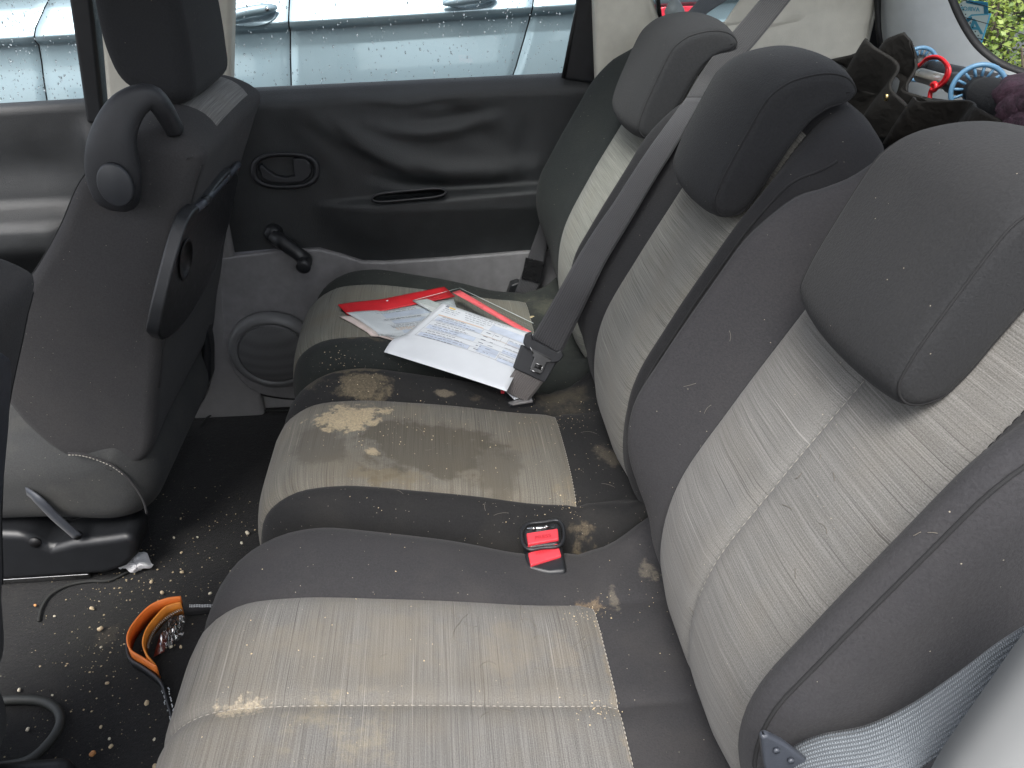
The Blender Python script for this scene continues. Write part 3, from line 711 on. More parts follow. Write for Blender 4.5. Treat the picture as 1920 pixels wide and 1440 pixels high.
# speaker: domed ring and recessed grille
sc = A(515, 655, y=1.78); mb = MB(); rings = []
RS = .110
for r_, h in ((1.0, -.004), (1.0, .008), (.965, .020), (.90, .027), (.84, .028), (.80, .0275), (.785, .022), (.77, .0225), (.76, .026), (.73, .0275), (.4, .029), (.02, .0295)):
    rings.append([sc + Vector((RS * r_ * math.cos(a), -h - .010 * (math.sin(a) * r_), RS * .98 * r_ * math.sin(a))) for a in np.linspace(0, 2 * math.pi, 57)[:-1]])
def grille():
    t = NT('speaker_grille'); p = t.pos()
    w = t.n('ShaderNodeTexVoronoi', {'Vector': p, 'Scale': 330, 'Randomness': .0}).outputs[0]
    t.col(t.mix(t.ramp(w, [(.25, 0), (.4, 1)]), (.05, .051, .053), (.12, .121, .122))); t.set(Roughness=.55); t.bump(w, .001, .6); return t.m
sp = MB().rings(rings[:9]).build('speaker', plain('speaker_ring', (.14, .142, .143), .45, var=.05), door)
MB().rings(rings[8:]).build('grille', grille(), sp)
# pull handle with its oval surround
def oval(cu_, cv, hw, hh, n=40, p=2.6, yy=1.795, rot=0.0):
    o = []
    for a in np.linspace(0, 2 * math.pi, n + 1)[:-1]:
        c, s_ = math.cos(a), math.sin(a); o.append(A(cu_ + hw * abs(c) ** (2 / p) * (1 if c > 0 else -1), cv + hh * abs(s_) ** (2 / p) * (1 if s_ > 0 else -1), y=yy))
    return o
hb = MB(); R0 = [oval(535, 320, 65, 35, yy=1.80), oval(535, 320, 65, 35, yy=1.788), oval(535, 320, 62, 32.5, yy=1.781), oval(535, 320, 57, 29, yy=1.781), oval(535, 320, 53.5, 26.5, yy=1.790), oval(535, 320, 52, 25.5, yy=1.812)]
hnd = hb.rings(R0, caps=False).build('handle_surround', M['plastic_soft'], door)
MB().rings([oval(535, 320, 52, 25.5, yy=1.812), oval(535, 320, 20, 10, yy=1.815)]).build('recess', M['seal'], hnd)
lev = [(487, 309), (492, 308), (505, 322), (525, 333), (552, 335), (574, 325), (583, 312), (585, 300), (578, 294), (556, 293), (551, 298), (553, 310), (560, 318), (550, 326)]
lev = [(484, 312), (490, 308), (500, 318), (516, 329), (536, 333), (552, 330), (549, 318), (548, 302), (549, 297), (572, 297), (582, 306), (585, 320), (580, 333), (568, 342), (535, 345), (505, 343), (490, 334)]
MB().prism([A(a, b, y=1.786) for a, b in lev], (0, .016, 0)).build('pull_lever', M['plastic_soft'], hnd, bevel=.004, seg=3)
MB().rings([oval(528, 314, 9, 9, 16, 2, 1.809), oval(528, 314, 8, 8, 16, 2, 1.806)]).build('screw_cap', M['plastic_black'], hnd)
# window crank
p0, p1 = A(512, 440, y=1.782), A(575, 488, y=1.745)
ck = MB().tube([p0 + Vector((0, .03, 0)), p0, p0 + Vector((0, -.012, 0))], [.021, .021, .016], 20)
ck.tube([p0 + Vector((0, -.004, 0)), p0.lerp(p1, .33) + Vector((0, -.004, 0)), p0.lerp(p1, .7), p1], [.0175, .0165, .0155, .0165], 14)
ck = ck.build('window_crank', M['plastic_black'], door)
q = A(572, 490, y=1.745)
MB().tube([q + Vector((0, .02, 0)), q + Vector((0, .004, 0)), q + Vector((0, -.006, 0)), q + Vector((0, -.022, 0)), q + Vector((0, -.032, -.002)), q + Vector((0, -.035, -.002))], [.014, .0165, .0165, .0135, .0165, .010], 18).build('knob', M['plastic_black'], ck)
# armrest pull cup
def slot(du, dv, yy): return [A(u, v + (u - 767) * -.092, y=yy) for u, v in [(767 + (72 - du) * math.copysign(min(1, abs(math.cos(a)) ** .35), math.cos(a)), 366 + (11 - dv) * math.sin(a)) for a in np.linspace(0, 2 * math.pi, 41)[:-1]]]
cup = MB().rings([slot(0, 0, 1.772), slot(0, 0, 1.760), slot(2, 1.5, 1.757), slot(5, 4, 1.757), slot(6, 5, 1.765), slot(7, 5.5, 1.80)], caps=False).build('pull_cup', M['plastic_soft'], door)
MB().rings([slot(7, 5.5, 1.799), slot(40, 8, 1.80)]).build('recess', M['seal'], cup)
# window, seals, frame
def tum(z): return .16 * max(0, z - .80)
def wp(u, v):  # on the leaning glass
    q = A(u, v, y=1.835); y = 1.835 - tum(q.z); return A(u, v, y=y)
ga, gb, gc, gd = wp(395, 192), wp(1062, 146), wp(1095, -40), wp(375, -40)
up = Vector((.12, -.06, .36))
pane = [ga + Vector((-.02, 0, -.03)), gb + Vector((.01, 0, -.03)), gb + Vector((.035, -.028, .17)), gb + up, ga + up]
wnd = obj('window', pane, [(0, 1, 2, 3, 4)], M['glass'], door, smooth=False)
MB().tube([ga + Vector((-.06, -.006, 0)), ga.lerp(gb, .5) + Vector((0, -.006, .0015)), gb + Vector((0, -.006, 0))], .0042, 8).build('window_seal', M['seal'], door)
fr = [A(1056, 148, y=1.815), A(1112, 156, y=1.80), A(1142, 150, y=1.795), A(1142, 60, y=1.782), A(1132, 0, y=1.77), A(1118, -80, y=1.75), A(1100, -80, y=1.75), A(1085, 0, y=1.79)]
MB().prism(fr, (0, .03, 0)).build('window_frame', M['plastic_black'], door, bevel=.006)
MB().tube([A(1056, 146, y=1.812), A(1071, 70, y=1.80), A(1086, 0, y=1.787), A(1100, -80, y=1.77)], .0045, 8).build('frame_seal', M['seal'], door)
mk = MB()
for k, (u, v, w_) in enumerate([(427, 150, 9), (430, 159, 11), (431, 166, 9), (445, 152, 6), (446, 163, 7), (431, 172, 6)]):
    a, b = wp(u - w_ / 2, v), wp(u + w_ / 2, v - 1); h = Vector((0, 0, .003)); off = Vector((0, -.002, 0)); mk.add([a + off, b + off, b + off + h, a + off + h], [(0, 1, 2, 3)])
mk.build('glass_marking', plain('etched_mark', (.2, .24, .25), .8), wnd, smooth=False)
wm = bpy.data.materials.new('rain_water'); wm.use_nodes = True
_b = wm.node_tree.nodes['Principled BSDF']; _b.inputs['Transmission Weight'].default_value = 1; _b.inputs['IOR'].default_value = 1.33; _b.inputs['Roughness'].default_value = .02
def drops(name, n, area, parent, seed):
    r = random.Random(seed); mb = MB()
    for _ in range(n):
        u, v = r.uniform(area[0], area[2]), r.uniform(area[1], area[3])
        q = wp(u, v); s_ = r.choice([.0006, .0008, .0009, .0011, .0013, .0018]) * r.uniform(.7, 1.2); e = r.uniform(.8, 1.9)
        if r.random() < .08: e *= 1.8
        ph = r.uniform(0, 6.28); rings = []
        for kk, (rr, hh) in enumerate(((1, 0), (.86, .45), (.5, .75), (.05, .85))):
            rings.append([q + Vector((s_ * rr * math.cos(a) * (1 + .25 * math.sin(2 * a + ph)), .003 + s_ * hh * .6, s_ * e * rr * math.sin(a))) for a in np.linspace(0, 6.283, 9)[:-1]])
        mb.rings(rings)
    o = mb.build(name, wm, parent); o['kind'] = 'stuff'; return o
drops('raindrops', 620, (420, -20, 1065, 160), wnd, 5)

# far front door, left of the front seat
fd = empty('front_door', (-1.0, 1.82, 0), 'far front door with black armrest ledge beyond the front seat', 'car door')
vx = np.linspace(-1.5, -.70, 60); rows = []
for x in vx:
    col = []
    z1 = .80 + .04 * (x + .2)
    for k in range(60):
        z = .05 + (z1 - .05) * k / 59
        y = 1.80 - .075 * (1 - float(sm(.535, .575, z))) * float(sm(.40, .50, z)) * (1 - float(sm(-.86, -.74, x))) + .012 * math.exp(-((z - .65) / .05) ** 2) * float(sm(-.74, -.86, x)) - .0015 * dn_(x * 20, z * 25)
        y -= .02 * math.exp(-((x + .735) / .02) ** 2) * (1 - float(sm(.70, .77, z)))
        col.append((x, y, z))
    for e, h in ((.006, .0055), (.014, .009), (.024, .0105), (.034, .010)): col.append((x, col[59][1] + e, z1 + h))
    rows.append(col)
nc = len(rows[0])
obj('upper_panel', [p for c in rows for p in c], [(i * nc + k, (i + 1) * nc + k, (i + 1) * nc + k + 1, i * nc + k + 1) for i in range(len(rows) - 1) for k in range(nc - 1)], vinyl('front_door_vinyl', (.014, .015, .016), .42), fd)
fa, fb = wp(-120, 222), wp(190, 203)
fw = obj('window', [fa + Vector((-.3, 0, -.05)), fb + Vector((0.01, 0, -.03)), fb + Vector((.12, -.06, .4)), fa + Vector((-.3, -.06, .4))], [(0, 1, 2, 3)], M['glass'], fd, smooth=False)
MB().tube([fa + Vector((-.3, -.006, -.012)), fa + Vector((0, -.006, 0)), fb + Vector((0, -.006, 0))], .0042, 8).build('window_seal', M['seal'], fd)
drops('raindrops', 430, (-10, -10, 175, 205), fw, 8)
#%%PART3
# ------------------------------------------------------------------ silver car parked alongside
car = empty('parked_car', (-.4, 2.75, -.36), 'silver blue car parked alongside, seen through the wet side windows', 'car')
def paint():
    t = NT('silver_paint'); p = t.pos()
    t.col(t.mix(t.noise(p, 2600, 2), (.22, .30, .34), (.31, .39, .43)))
    t.set(Metallic=.55, Roughness=.34, Coat_Weight=1, Coat_Roughness=.05); return t.m
M['paint'] = paint()
CS = [(-.12, .14), (.02, .05), (.2, .015), (.40, .0), (.58, .006), (.70, .018), (.80, .032), (.846, .030), (.858, .010), (.872, .004), (.90, .022), (.94, .055), (.975, .10)]
cz = np.array([c[0] for c in CS]); cy = np.array([c[1] for c in CS])
def cside(x, z):
    k = .045 * (x + .05)
    f = float(sm(.1, .7, z)); zz = z - k * f
    bow = .018 * (x + .4) ** 2 + .10 * max(0, x - .55) ** 2
    return Vector((x, 2.58 + float(np.interp(zz, cz, cy)) + bow, z))
def gapx(pts): a = np.array(pts); o = a[:, 1].argsort(); return lambda z: float(np.interp(z, a[o, 1], a[o, 0]))
def gp(l): return gapx([(A(u, v, y=2.6).x, A(u, v, y=2.6).z) for u, v in l])
g0 = gp([(72, 0), (68, 28), (63, 55), (66, 90), (76, 150), (88, 205), (100, 320)])
g1 = gp([(538, -40), (540, 0), (543, 60), (543, 100), (546, 165), (549, 300)])
g2 = gp([(1004, -40), (1001, 0), (994, 40), (984, 75), (973, 110), (964, 140), (900, 260)])
zs = np.r_[np.linspace(-.12, .78, 30), np.linspace(.79, 1.02, 70)]
def cpanel(name, fa, fb, parent, ncol=24, cut=None):
    vs, fs = [], []
    for z in zs:
        xa, xb = fa(z), fb(z)
        for i in range(ncol + 1):
            x = xa + (xb - xa) * i / ncol
            q = cside(x, z); e = min(i, ncol - i); q.y += .006 * max(0, 1 - e * abs(xb - xa) / ncol / .012)
            vs.append(q)
    n = ncol + 1
    for j in range(len(zs) - 1):
        for i in range(ncol):
            c = (vs[j * n + i] + vs[(j + 1) * n + i + 1]) / 2
            if cut and cut(c): continue
            fs.append((j * n + i, j * n + i + 1, (j + 1) * n + i + 1, (j + 1) * n + i))
    return obj(name, vs, fs, M['paint'], parent)
G_ = .0022
arch = A(-70, 290, y=2.6)
cpanel('front_fender', lambda z: -2.6, lambda z: g0(z) - G_, car, 90, lambda c: math.hypot(c.x - arch.x, c.z - arch.z + .02) < .20)
fdoor = cpanel('front_door', lambda z: g0(z) + G_, lambda z: g1(z) - G_, car, 50)
rdoor = cpanel('rear_door', lambda z: g1(z) + G_, lambda z: g2(z) - G_, car, 50)
cpanel('rear_quarter', lambda z: g2(z) + G_, lambda z: 1.0, car, 50)
ib = MB()
ib.add([(-2.6, 2.70, -.1), (1.0, 2.74, -.1), (1.0, 2.74, 1.0), (-2.6, 2.72, 1.0)], [(0, 1, 2, 3)]); ib.build('inner_body', plain('gap_grey', (.03, .035, .04), .7), car, smooth=False)
MB().tube([Vector((arch.x, 2.60 + .001 * k, arch.z)) for k in (0, 40, 80, 160)], .19, 40).build('tyre', M['seal'], car)
gh = [(-2.6, 2.70, .985), (.7, 2.70, 1.02), (.75, 3.0, 1.45), (-2.0, 3.0, 1.40)]
MB().add([(-2.6, 2.655, .885), (-1.0, 2.665, .955), (.7, 2.70, 1.02), (.70, 2.95, 1.42), (-.6, 2.99, 1.48), (-1.8, 2.98, 1.38)], [(0, 1, 2, 3, 4, 5)]).build('side_windows', plain('dark_car_glass', (.02, .025, .028), .08, spec=.8), car, smooth=False)
MB().add([(-2.4, 2.98, 1.38), (.7, 2.95, 1.42), (.6, 4.1, 1.42), (-2.2, 4.1, 1.38), (-1.2, 3.1, 1.5), (.2, 3.1, 1.5), (.2, 4.0, 1.5), (-1.2, 4.0, 1.5)], [(0, 1, 5, 4), (1, 2, 6, 5), (2, 3, 7, 6), (3, 0, 4, 7), (4, 5, 6, 7)]).build('roof', M['paint'], car)
for (u0, v0_, u1, v1_, uc, vc, hw, hh), par in (((415, 33, 520, 13, 467, 27, 53, 23), fdoor), ((830, 6, 932, -8, 880, -2, 50, 19), rdoor)):
    def sp_(u, v): q = A(u, v, y=2.60); return cside(q.x, q.z)
    cupr = [[sp_(uc + hw * k * math.cos(a), vc + hh * k * math.sin(a)) + Vector((0, d, 0)) for a in np.linspace(0, 6.283, 33)[:-1]] for k, d in ((1.0, -.001), (.97, -.0035), (.9, -.003), (.6, -.002), (.05, -.002))]
    dc = MB().rings(cupr).build('handle_recess', plain('recess_paint', (.20, .26, .29), .3, metal=.4), par)
    a, b = sp_(u0, v0_), sp_(u1, v1_)
    pth = [a.lerp(b, t_) + Vector((0, -.03 * math.sin(math.pi * min(1, .1 + t_ * .8)) ** .5 - .004, .004 * math.sin(math.pi * t_))) for t_ in np.linspace(0, 1, 13)]
    hd = MB().tube(pth, [.006, .010, .013, .0145, .015, .015, .015, .015, .015, .015, .0145, .012, .006], 12).build('door_handle', M['paint'], par)
    kq = a.lerp(b, .86) + Vector((0, -.046, .002))
    MB().tube([kq, kq + Vector((0, -.002, 0))], .006, 14).build('lock', M['chrome'], hd)
tlp = []
for u, v in ((1226, 60), (1228, 22), (1240, 13), (1262, 12), (1300, 11), (1312, 18), (1300, 40), (1270, 60)):
    q = A(u, v, y=2.62); c_ = cside(q.x, q.z); tlp.append(Vector((q.x, c_.y - .014, q.z)))
MB().prism(tlp, (0, .02, 0)).build('tail_light', plain('tail_light_red', (.75, .03, .06), .2, coat=1), car, bevel=.004)

# foliage beyond the tailgate
def leafmat(name, a, b):
    t = NT(name); p = t.pos()
    t.col(t.mix(t.ramp(t.noise(p, 5, 3), [(.35, 0), (.65, 1)]), a, b)); t.set(Roughness=.5, Specular_IOR_Level=.4)
    t.b.inputs['Transmission Weight'].default_value = 0
    return t.m
def bush(name, label, c, r, n, seed, la, lb, ls):
    t = empty(name, (c[0], c[1], -.36), label, 'bush', 'bushes beyond the rear window')
    rr = random.Random(seed); mb = MB()
    cl = [(Vector((rr.gauss(0, .45) * r[0], rr.gauss(0, .45) * r[1], rr.gauss(0, .5) * r[2])), rr.uniform(.12, .3)) for _ in range(60)]
    for _ in range(n):
        q, s_ = rr.choice(cl); p = Vector(c) + q + Vector((rr.gauss(0, s_), rr.gauss(0, s_), rr.gauss(0, s_)))
        a = Vector((rr.gauss(0, 1), rr.gauss(0, 1), rr.gauss(0, .6))).normalized(); b = a.cross(Vector((rr.gauss(0, 1), rr.gauss(0, 1), rr.gauss(0, 1)))).normalized()
        l = ls * rr.uniform(.6, 1.4); w_ = l * .32
        mb.add([p, p + a * l * .35 + b * w_, p + a * l, p + a * l * .35 - b * w_], [(0, 1, 2, 3)])
    mb.build('crown', leafmat(name + '_leaf', la, lb), t, smooth=False)
    sb = MB()
    for _ in range(14):
        q, s_ = rr.choice(cl); b_ = Vector((c[0] + rr.uniform(-.2, .2), c[1] + rr.uniform(-.2, .2), -.36)); e = Vector(c) + q
        sb.tube([b_, b_.lerp(e, .5) + Vector((rr.uniform(-.1, .1), rr.uniform(-.1, .1), .1)), e], [.012, .008, .004], 6)
    sb.build('stem', plain(name + '_bark', (.09, .07, .05), .9), t)
q1, q2, q3 = A(1860, 60, x=2.6), A(1915, 40, x=3.4), A(1800, 10, x=3.0)
bush('leafy_bush', 'bright green leafy bush filling the rear window corner', (q1.x, q1.y, q1.z + .02), (.55, .6, .38), 8500, 3, (.08, .14, .02), (.24, .29, .05), .024)
bush('leafy_bush', 'darker green bush standing behind the bright leafy one', (q2.x + .6, q2.y + .8, q2.z + .5), (.9, 1.1, .9), 2600, 4, (.035, .06, .02), (.10, .15, .03), .08)
gs = MB(); rr = random.Random(9)
for _ in range(5200):
    x, y = rr.uniform(1.9, 5.5), rr.uniform(1.2, 7.0); h = rr.uniform(.05, .28); a = rr.uniform(0, 6.28); d = Vector((math.cos(a), math.sin(a), 0)) * .008; l = Vector((rr.gauss(0, .06), rr.gauss(0, .06), h))
    p = Vector((x, y, -.36)); gs.add([p - d, p + d, p + l], [(0, 1, 2)])
o = gs.build('grass', leafmat('dry_grass', (.22, .21, .07), (.34, .30, .12)), smooth=False); tag(o, 'dry yellow green grass on the ground behind the car', 'grass', kind='stuff')
tk = empty('tree', (4.6, 5.2, -.36), 'dark tree trunk rising behind the bushes', 'tree')
tq = A(1880, 10, x=4.3)
MB().tube([(tq.x, tq.y, -.36), (tq.x + .05, tq.y, 1.0), (tq.x - .1, tq.y + .1, 3.0)], [.13, .10, .07], 12).build('trunk', plain('tree_bark', (.10, .085, .065), .9, bump=.01, bscale=40), tk)
mb = MB()
for _ in range(900):
    p = Vector((tq.x, tq.y, 3.0)) + Vector((rr.gauss(0, .8), rr.gauss(0, .8), rr.gauss(0, .7))); a = Vector((rr.gauss(0, 1), rr.gauss(0, 1), rr.gauss(0, 1))).normalized(); b = a.orthogonal().normalized()
    mb.add([p, p + a * .06 + b * .04, p + a * .14, p + a * .06 - b * .04], [(0, 1, 2, 3)])
mb.build('crown', leafmat('tree_leaf', (.04, .07, .02), (.12, .17, .04)), tk, smooth=False)

# ------------------------------------------------------------------ front seats
FB = [(-.553, .285), (-.503, .408), (-.468, .52), (-.415, .667), (-.368, .766), (-.345, .82), (-.362, .855), (-.40, .872), (-.445, .868), (-.485, .845), (-.505, .812), (-.542, .772), (-.582, .712), (-.633, .645), (-.672, .60), (-.72, .51), (-.745, .40), (-.70, .31), (-.62, .262)]
FH = [(-.372, .885), (-.366, .93), (-.366, 1.02), (-.372, 1.08), (-.40, 1.115), (-.445, 1.12), (-.475, 1.09), (-.485, 1.02), (-.485, .945), (-.472, .905), (-.43, .878), (-.395, .87)]
FC = [(-.565, .31), (-.545, .25), (-.552, .19), (-.585, .145), (-.64, .125), (-.75, .135), (-.95, .145), (-1.08, .17), (-1.10, .25), (-1.06, .32), (-.95, .335), (-.80, .325), (-.68, .33), (-.60, .345)]
def front_seat(label, y0, y1, dx, hy0, hy1):
    t = empty('front_seat', (-.65 + dx, (y0 + y1) / 2, 0), label, 'car seat', 'front seats')
    wob = vnoise(int(y0 * 997), 5); c_, h_ = (y0 + y1) / 2, (y1 - y0) / 2
    def sh(p, n, y, L):
        c = (y - c_) / h_
        dn = .002 * wob(p[0] * 20, y * 22, p[1] * 18)
        z = p[1]
        dn += .018 * math.exp(-((z - .50) / .16) ** 2) * max(0, -n[0]) * abs(c)
        return dn, dx, 0, -.030 * abs(c) ** 3.5 * float(sm(.80, .87, z)) - .015 * abs(c) ** 3 * float(sm(.40, .30, z))
    bk = pillow([(a, b) for a, b in FB], y0, y1, .024, sh, marks=(c_ - .13, c_ + .13), N=120)
    a0, a1 = near_i(bk, -.352, .84), near_i(bk, -.672, .60); lo, hi = min(a0, a1), max(a0, a1)
    split(bk, 'backrest_cover', M['dark2'], 'backrest_insert', M['rib'], lambda y, i: c_ - .13 < y < c_ + .13 and lo <= i < hi, t, True)
    for yy, ax, az, bx, bz, m_ in ((y0 + .012, -.50, .41, -.352, .80, 'threaddark'), (y0 + .016, -.50, .81, -.72, .50, 'threaddark'), (y1 - .012, -.50, .41, -.352, .80, 'threaddark')):
        MB().tube(along(bk, yy, near_i(bk, ax, az), near_i(bk, bx, bz), .0002), .0014, 6).build('seam', M[m_], t)
    def shc(p, n, y, L):
        c = (y - c_) / h_
        dn = .0022 * wob(p[0] * 18, y * 20, p[1] * 22)
        return dn, dx, -.0 * c, -.02 * abs(c) ** 4 * max(0, n[1]) 
    cu = pillow(FC, y0 - .012, y1, .06, shc, N=90)
    split(cu, 'cushion', fabric_dark('front_cushion_fabric', (.046, .047, .047), (), .1, .45), '', None, lambda y, i: False, t)
    def shh(p, n, y, L):
        c = (y - (hy0 + hy1) / 2) / ((hy1 - hy0) / 2)
        return .003 * (1 - c * c) + .001 * wob(p[0] * 30, y * 30, p[1] * 30), dx, 0, 0
    hp = pillow(FH, hy0, hy1, .030, shh, N=80, exp=2.2)
    (h,) = split(hp, 'head_restraint', M['hr'], '', None, lambda y, i: False, t)
    return t, bk, cu, h
fs1, fbk, fcu, fhr = front_seat('front passenger seat with grab handle on its shoulder and folding tray on its back', 1.215, 1.70, 0, 1.30, 1.575)
fs2, fbk2, fcu2, fhr2 = front_seat('front seat at the edge of the view nearest the open door', .22, .775, -.055, .36, .64)
# posts of the head restraint
for u, v in ((352, 202), (385, 171)):
    q = A(u, v, x=-.405)
    po = MB().tube([q + Vector((0, 0, -.02)), q + Vector((0, 0, .004)), q + Vector((0, 0, .012))], [.014, .014, .009], 14)
    po.tube([q + Vector((0, 0, .01)), q + Vector((-.005, 0, .06))], .006, 10)
    po.build('post_guide', M['plastic_blue'], fs1)
# white piping over the cushion bolster
pp = [A(u, v, y=1.196) for u, v in ((128, 853), (150, 854), (180, 862), (215, 878), (245, 905), (268, 940), (275, 965))]
mb = MB(); stitches(mb, cat(pp, 60)[:32], .006, .004, .0012); mb.build('stitching', M['thread'], fs1)
MB().tube(cat([p + Vector((0, .002, .002)) for p in pp], 40), .0024, 7).build('piping', M['dark2'], fs1)
# folding tray on the back
BN = Vector((.93, 0, -.36)).normalized(); BP = Vector((-.382, 1.4, .755)) + BN * .018
def TB(u, v, off=0):
    d = cF + cR * ((u - 960) / FPX) - cU * ((v - 720) / FPX); o = Vector((0, 0, CZ)); return o + d * ((BP + BN * off - o).dot(BN) / d.dot(BN))
tr = [(374, 388), (383, 380), (438, 318), (446, 322), (441, 365), (424, 440), (398, 515), (360, 585), (326, 627), (306, 638), (299, 632), (303, 600), (322, 520), (340, 455), (358, 405)]
tray = MB().prism([TB(*q) for q in cat(tr, 60, True)], BN * -.020).build('tray_table', M['plastic_black'], fs1, bevel=.004, seg=3)
MB().tube([TB(368, 392, -.004), TB(382, 380, -.003), TB(440, 316, -.003), TB(446, 308, -.006)], .0065, 10).build('hinge_bar', M['plastic_blue'], tray)
for u, v in ((385, 377), (424, 334)):
    MB().tube([TB(u - 3, v + 3, -.003), TB(u + 3, v - 3, -.003)], .0082, 12).build('hinge_collar', M['plastic_black'], tray)
ho = [[TB(349 + (10 * math.cos(a) + 6 * math.sin(a)) * k, 486 + (4 * math.cos(a) - 36 * math.sin(a)) * k, o_) for a in np.linspace(0, 6.283, 33)[:-1]] for k, o_ in ((1.12, .0008), (1.05, .003), (.92, .002), (.88, -.004), (.05, -.004))]
MB().rings(ho).build('cup_hole', M['seal'], tray)
# bracket and trim at the far foot of the back
MB().prism([A(u, v, y=1.66) for u, v in ((392, 560), (404, 640), (404, 690), (392, 730), (370, 765), (352, 775), (362, 730), (382, 690), (388, 640))], (0, -.05, 0)).build('side_shield', M['plastic_black'], fs1, bevel=.008)
# grab handle on the shoulder
hp_ = [((216, 352), .036, 1.180), ((212, 318), .037, 1.176), ((211, 280), .0335, 1.174), ((219, 238), .0275, 1.176), ((238, 204), .0235, 1.182), ((262, 186), .0195, 1.188), ((284, 182), .0165, 1.192), ((299, 195), .0145, 1.198), ((313, 217), .0135, 1.212), ((327, 243), .013, 1.23)]
c_ = cat([(*A(u, v, y=yy), r_) for (u, v), r_, yy in hp_], 44)
rings = []
for i in range(44):
    p = Vector(c_[i][:3]); t_ = Vector(c_[min(i + 1, 43)][:3]) - Vector(c_[max(i - 1, 0)][:3]); t_.normalize()
    b_ = t_.cross(Vector((0, 1, 0))).normalized(); n_ = b_.cross(t_).normalized(); r_ = c_[i][3]; th = .0135 + .006 * (1 - i / 43)
    rings.append([p + b_ * (r_ * math.copysign(abs(math.cos(a)) ** .75, math.cos(a))) + n_ * (th * math.copysign(abs(math.sin(a)) ** .75, math.sin(a))) for a in np.linspace(0, 6.283, 29)[:-1]])
e0 = rings[0]; c0_ = sum(e0, Vector()) / len(e0); dwn = (Vector(c_[0][:3]) - Vector(c_[2][:3])).normalized()
pre = [[c0_ + (q - c0_) * k + dwn * (.036 * e) for q in e0] for k, e in ((.12, 1.0), (.45, .93), (.72, .75), (.9, .45))]
gh_ = MB().rings(pre + rings).build('grab_handle', M['plastic_soft'], fs1)
cc_ = A(215, 348, y=1.150)
MB().rings([[cc_ + Vector((k * .024 * math.cos(a), o_, k * .031 * math.sin(a))) for a in np.linspace(0, 6.283, 29)[:-1]] for k, o_ in ((1.03, .006), (1.0, .0005), (.9, -.001), (.05, -.0015))]).build('screw_cover', plain('cover_grey', (.026, .028, .032), .45), gh_)
# rail cover, release strap
rc = [(-.90, .02), (-.68, .022), (-.64, .035), (-.615, .06), (-.605, .095), (-.612, .118), (-.66, .112), (-.72, .108), (-.762, .098), (-.80, .135), (-.90, .15)]
base = MB().prism([(a, 1.195, b) for a, b in rc], (0, .09, 0)).build('rail_cover', M['plastic_black'], fs1, bevel=.016, seg=4)
for u, v, r_ in ((65, 1018, .011), (143, 1004, .010)):
    q = A(u, v, y=1.194); MB().tube([q + Vector((0, .004, 0)), q + Vector((0, -.0012, 0))], r_, 18).build('screw_hole', M['seal'], base)
pth = cat([A(u, v, y=yy) for u, v, yy in ((38, 912, 1.215), (70, 935, 1.19), (105, 970, 1.188), (146, 1006, 1.192))], 24)
rib = MB(); rings = []
for i, p in enumerate(pth):
    p = Vector(p); d_ = (Vector(pth[min(i + 1, 23)]) - Vector(pth[max(i - 1, 0)])).normalized(); b_ = d_.cross(Vector((0, 1, 0))).normalized()
    rings.append([p + b_ * .009 + Vector((0, .001, 0)), p + b_ * .009 - Vector((0, .002, 0)), p - b_ * .009 - Vector((0, .002, 0)), p - b_ * .009 + Vector((0, .001, 0))])
MB().rings(rings).build('release_strap', webbing('slate_strap', (.06, .068, .085)), fs1)
MB().prism([A(u, v, y=1.205) for u, v in ((26, 895), (48, 900), (52, 925), (30, 938), (20, 930))], (0, .02, 0)).build('strap_guide', M['seal'], fs1, bevel=.003)
MB().box((-.86, 1.225, .008), (.28, .03, .012)).build('seat_rail', M['chrome'], fs1, bevel=.002)
# parts of the nearest front seat
BP2 = Vector((-.427, .5, .755)) + BN * .022
def TB2(u, v, off=0):
    d = cF + cR * ((u - 960) / FPX) - cU * ((v - 720) / FPX); o = Vector((0, 0, CZ)); return o + d * ((BP2 + BN * off - o).dot(BN) / d.dot(BN))
MB().prism([TB2(u, v) for u, v in ((-60, 640), (10, 662), (24, 672), (26, 700), (20, 800), (8, 930), (0, 985), (-60, 1100))], BN * -.03).build('tray_table', M['plastic_blue'], fs2, bevel=.006)
MB().box((-.73, .48, .08), (.42, .46, .16)).build('rail_cover', M['plastic_black'], fs2, bevel=.02)

bpy.context.view_layer.update()
DG0 = bpy.context.evaluated_depsgraph_get()
def depth(u, v):
    d = cF + cR * ((u - 960) / FPX) - cU * ((v - 720) / FPX)
    ok, loc, nn_, _, ob, _ = S.ray_cast(DG0, Vector((0, 0, CZ)), d.normalized())
    return (loc - Vector((0, 0, CZ))).dot(cF) if ok else 9
def PD(u, v, t): return (cF + cR * ((u - 960) / FPX) - cU * ((v - 720) / FPX)) * t + Vector((0, 0, CZ))
def over(x, y):
    ok, loc, nn_, _, ob, _ = S.ray_cast(DG0, Vector((x, y, .62)), Vector((0, 0, -1)))
    return loc.z if ok and 'cushion' in ob.name else 0
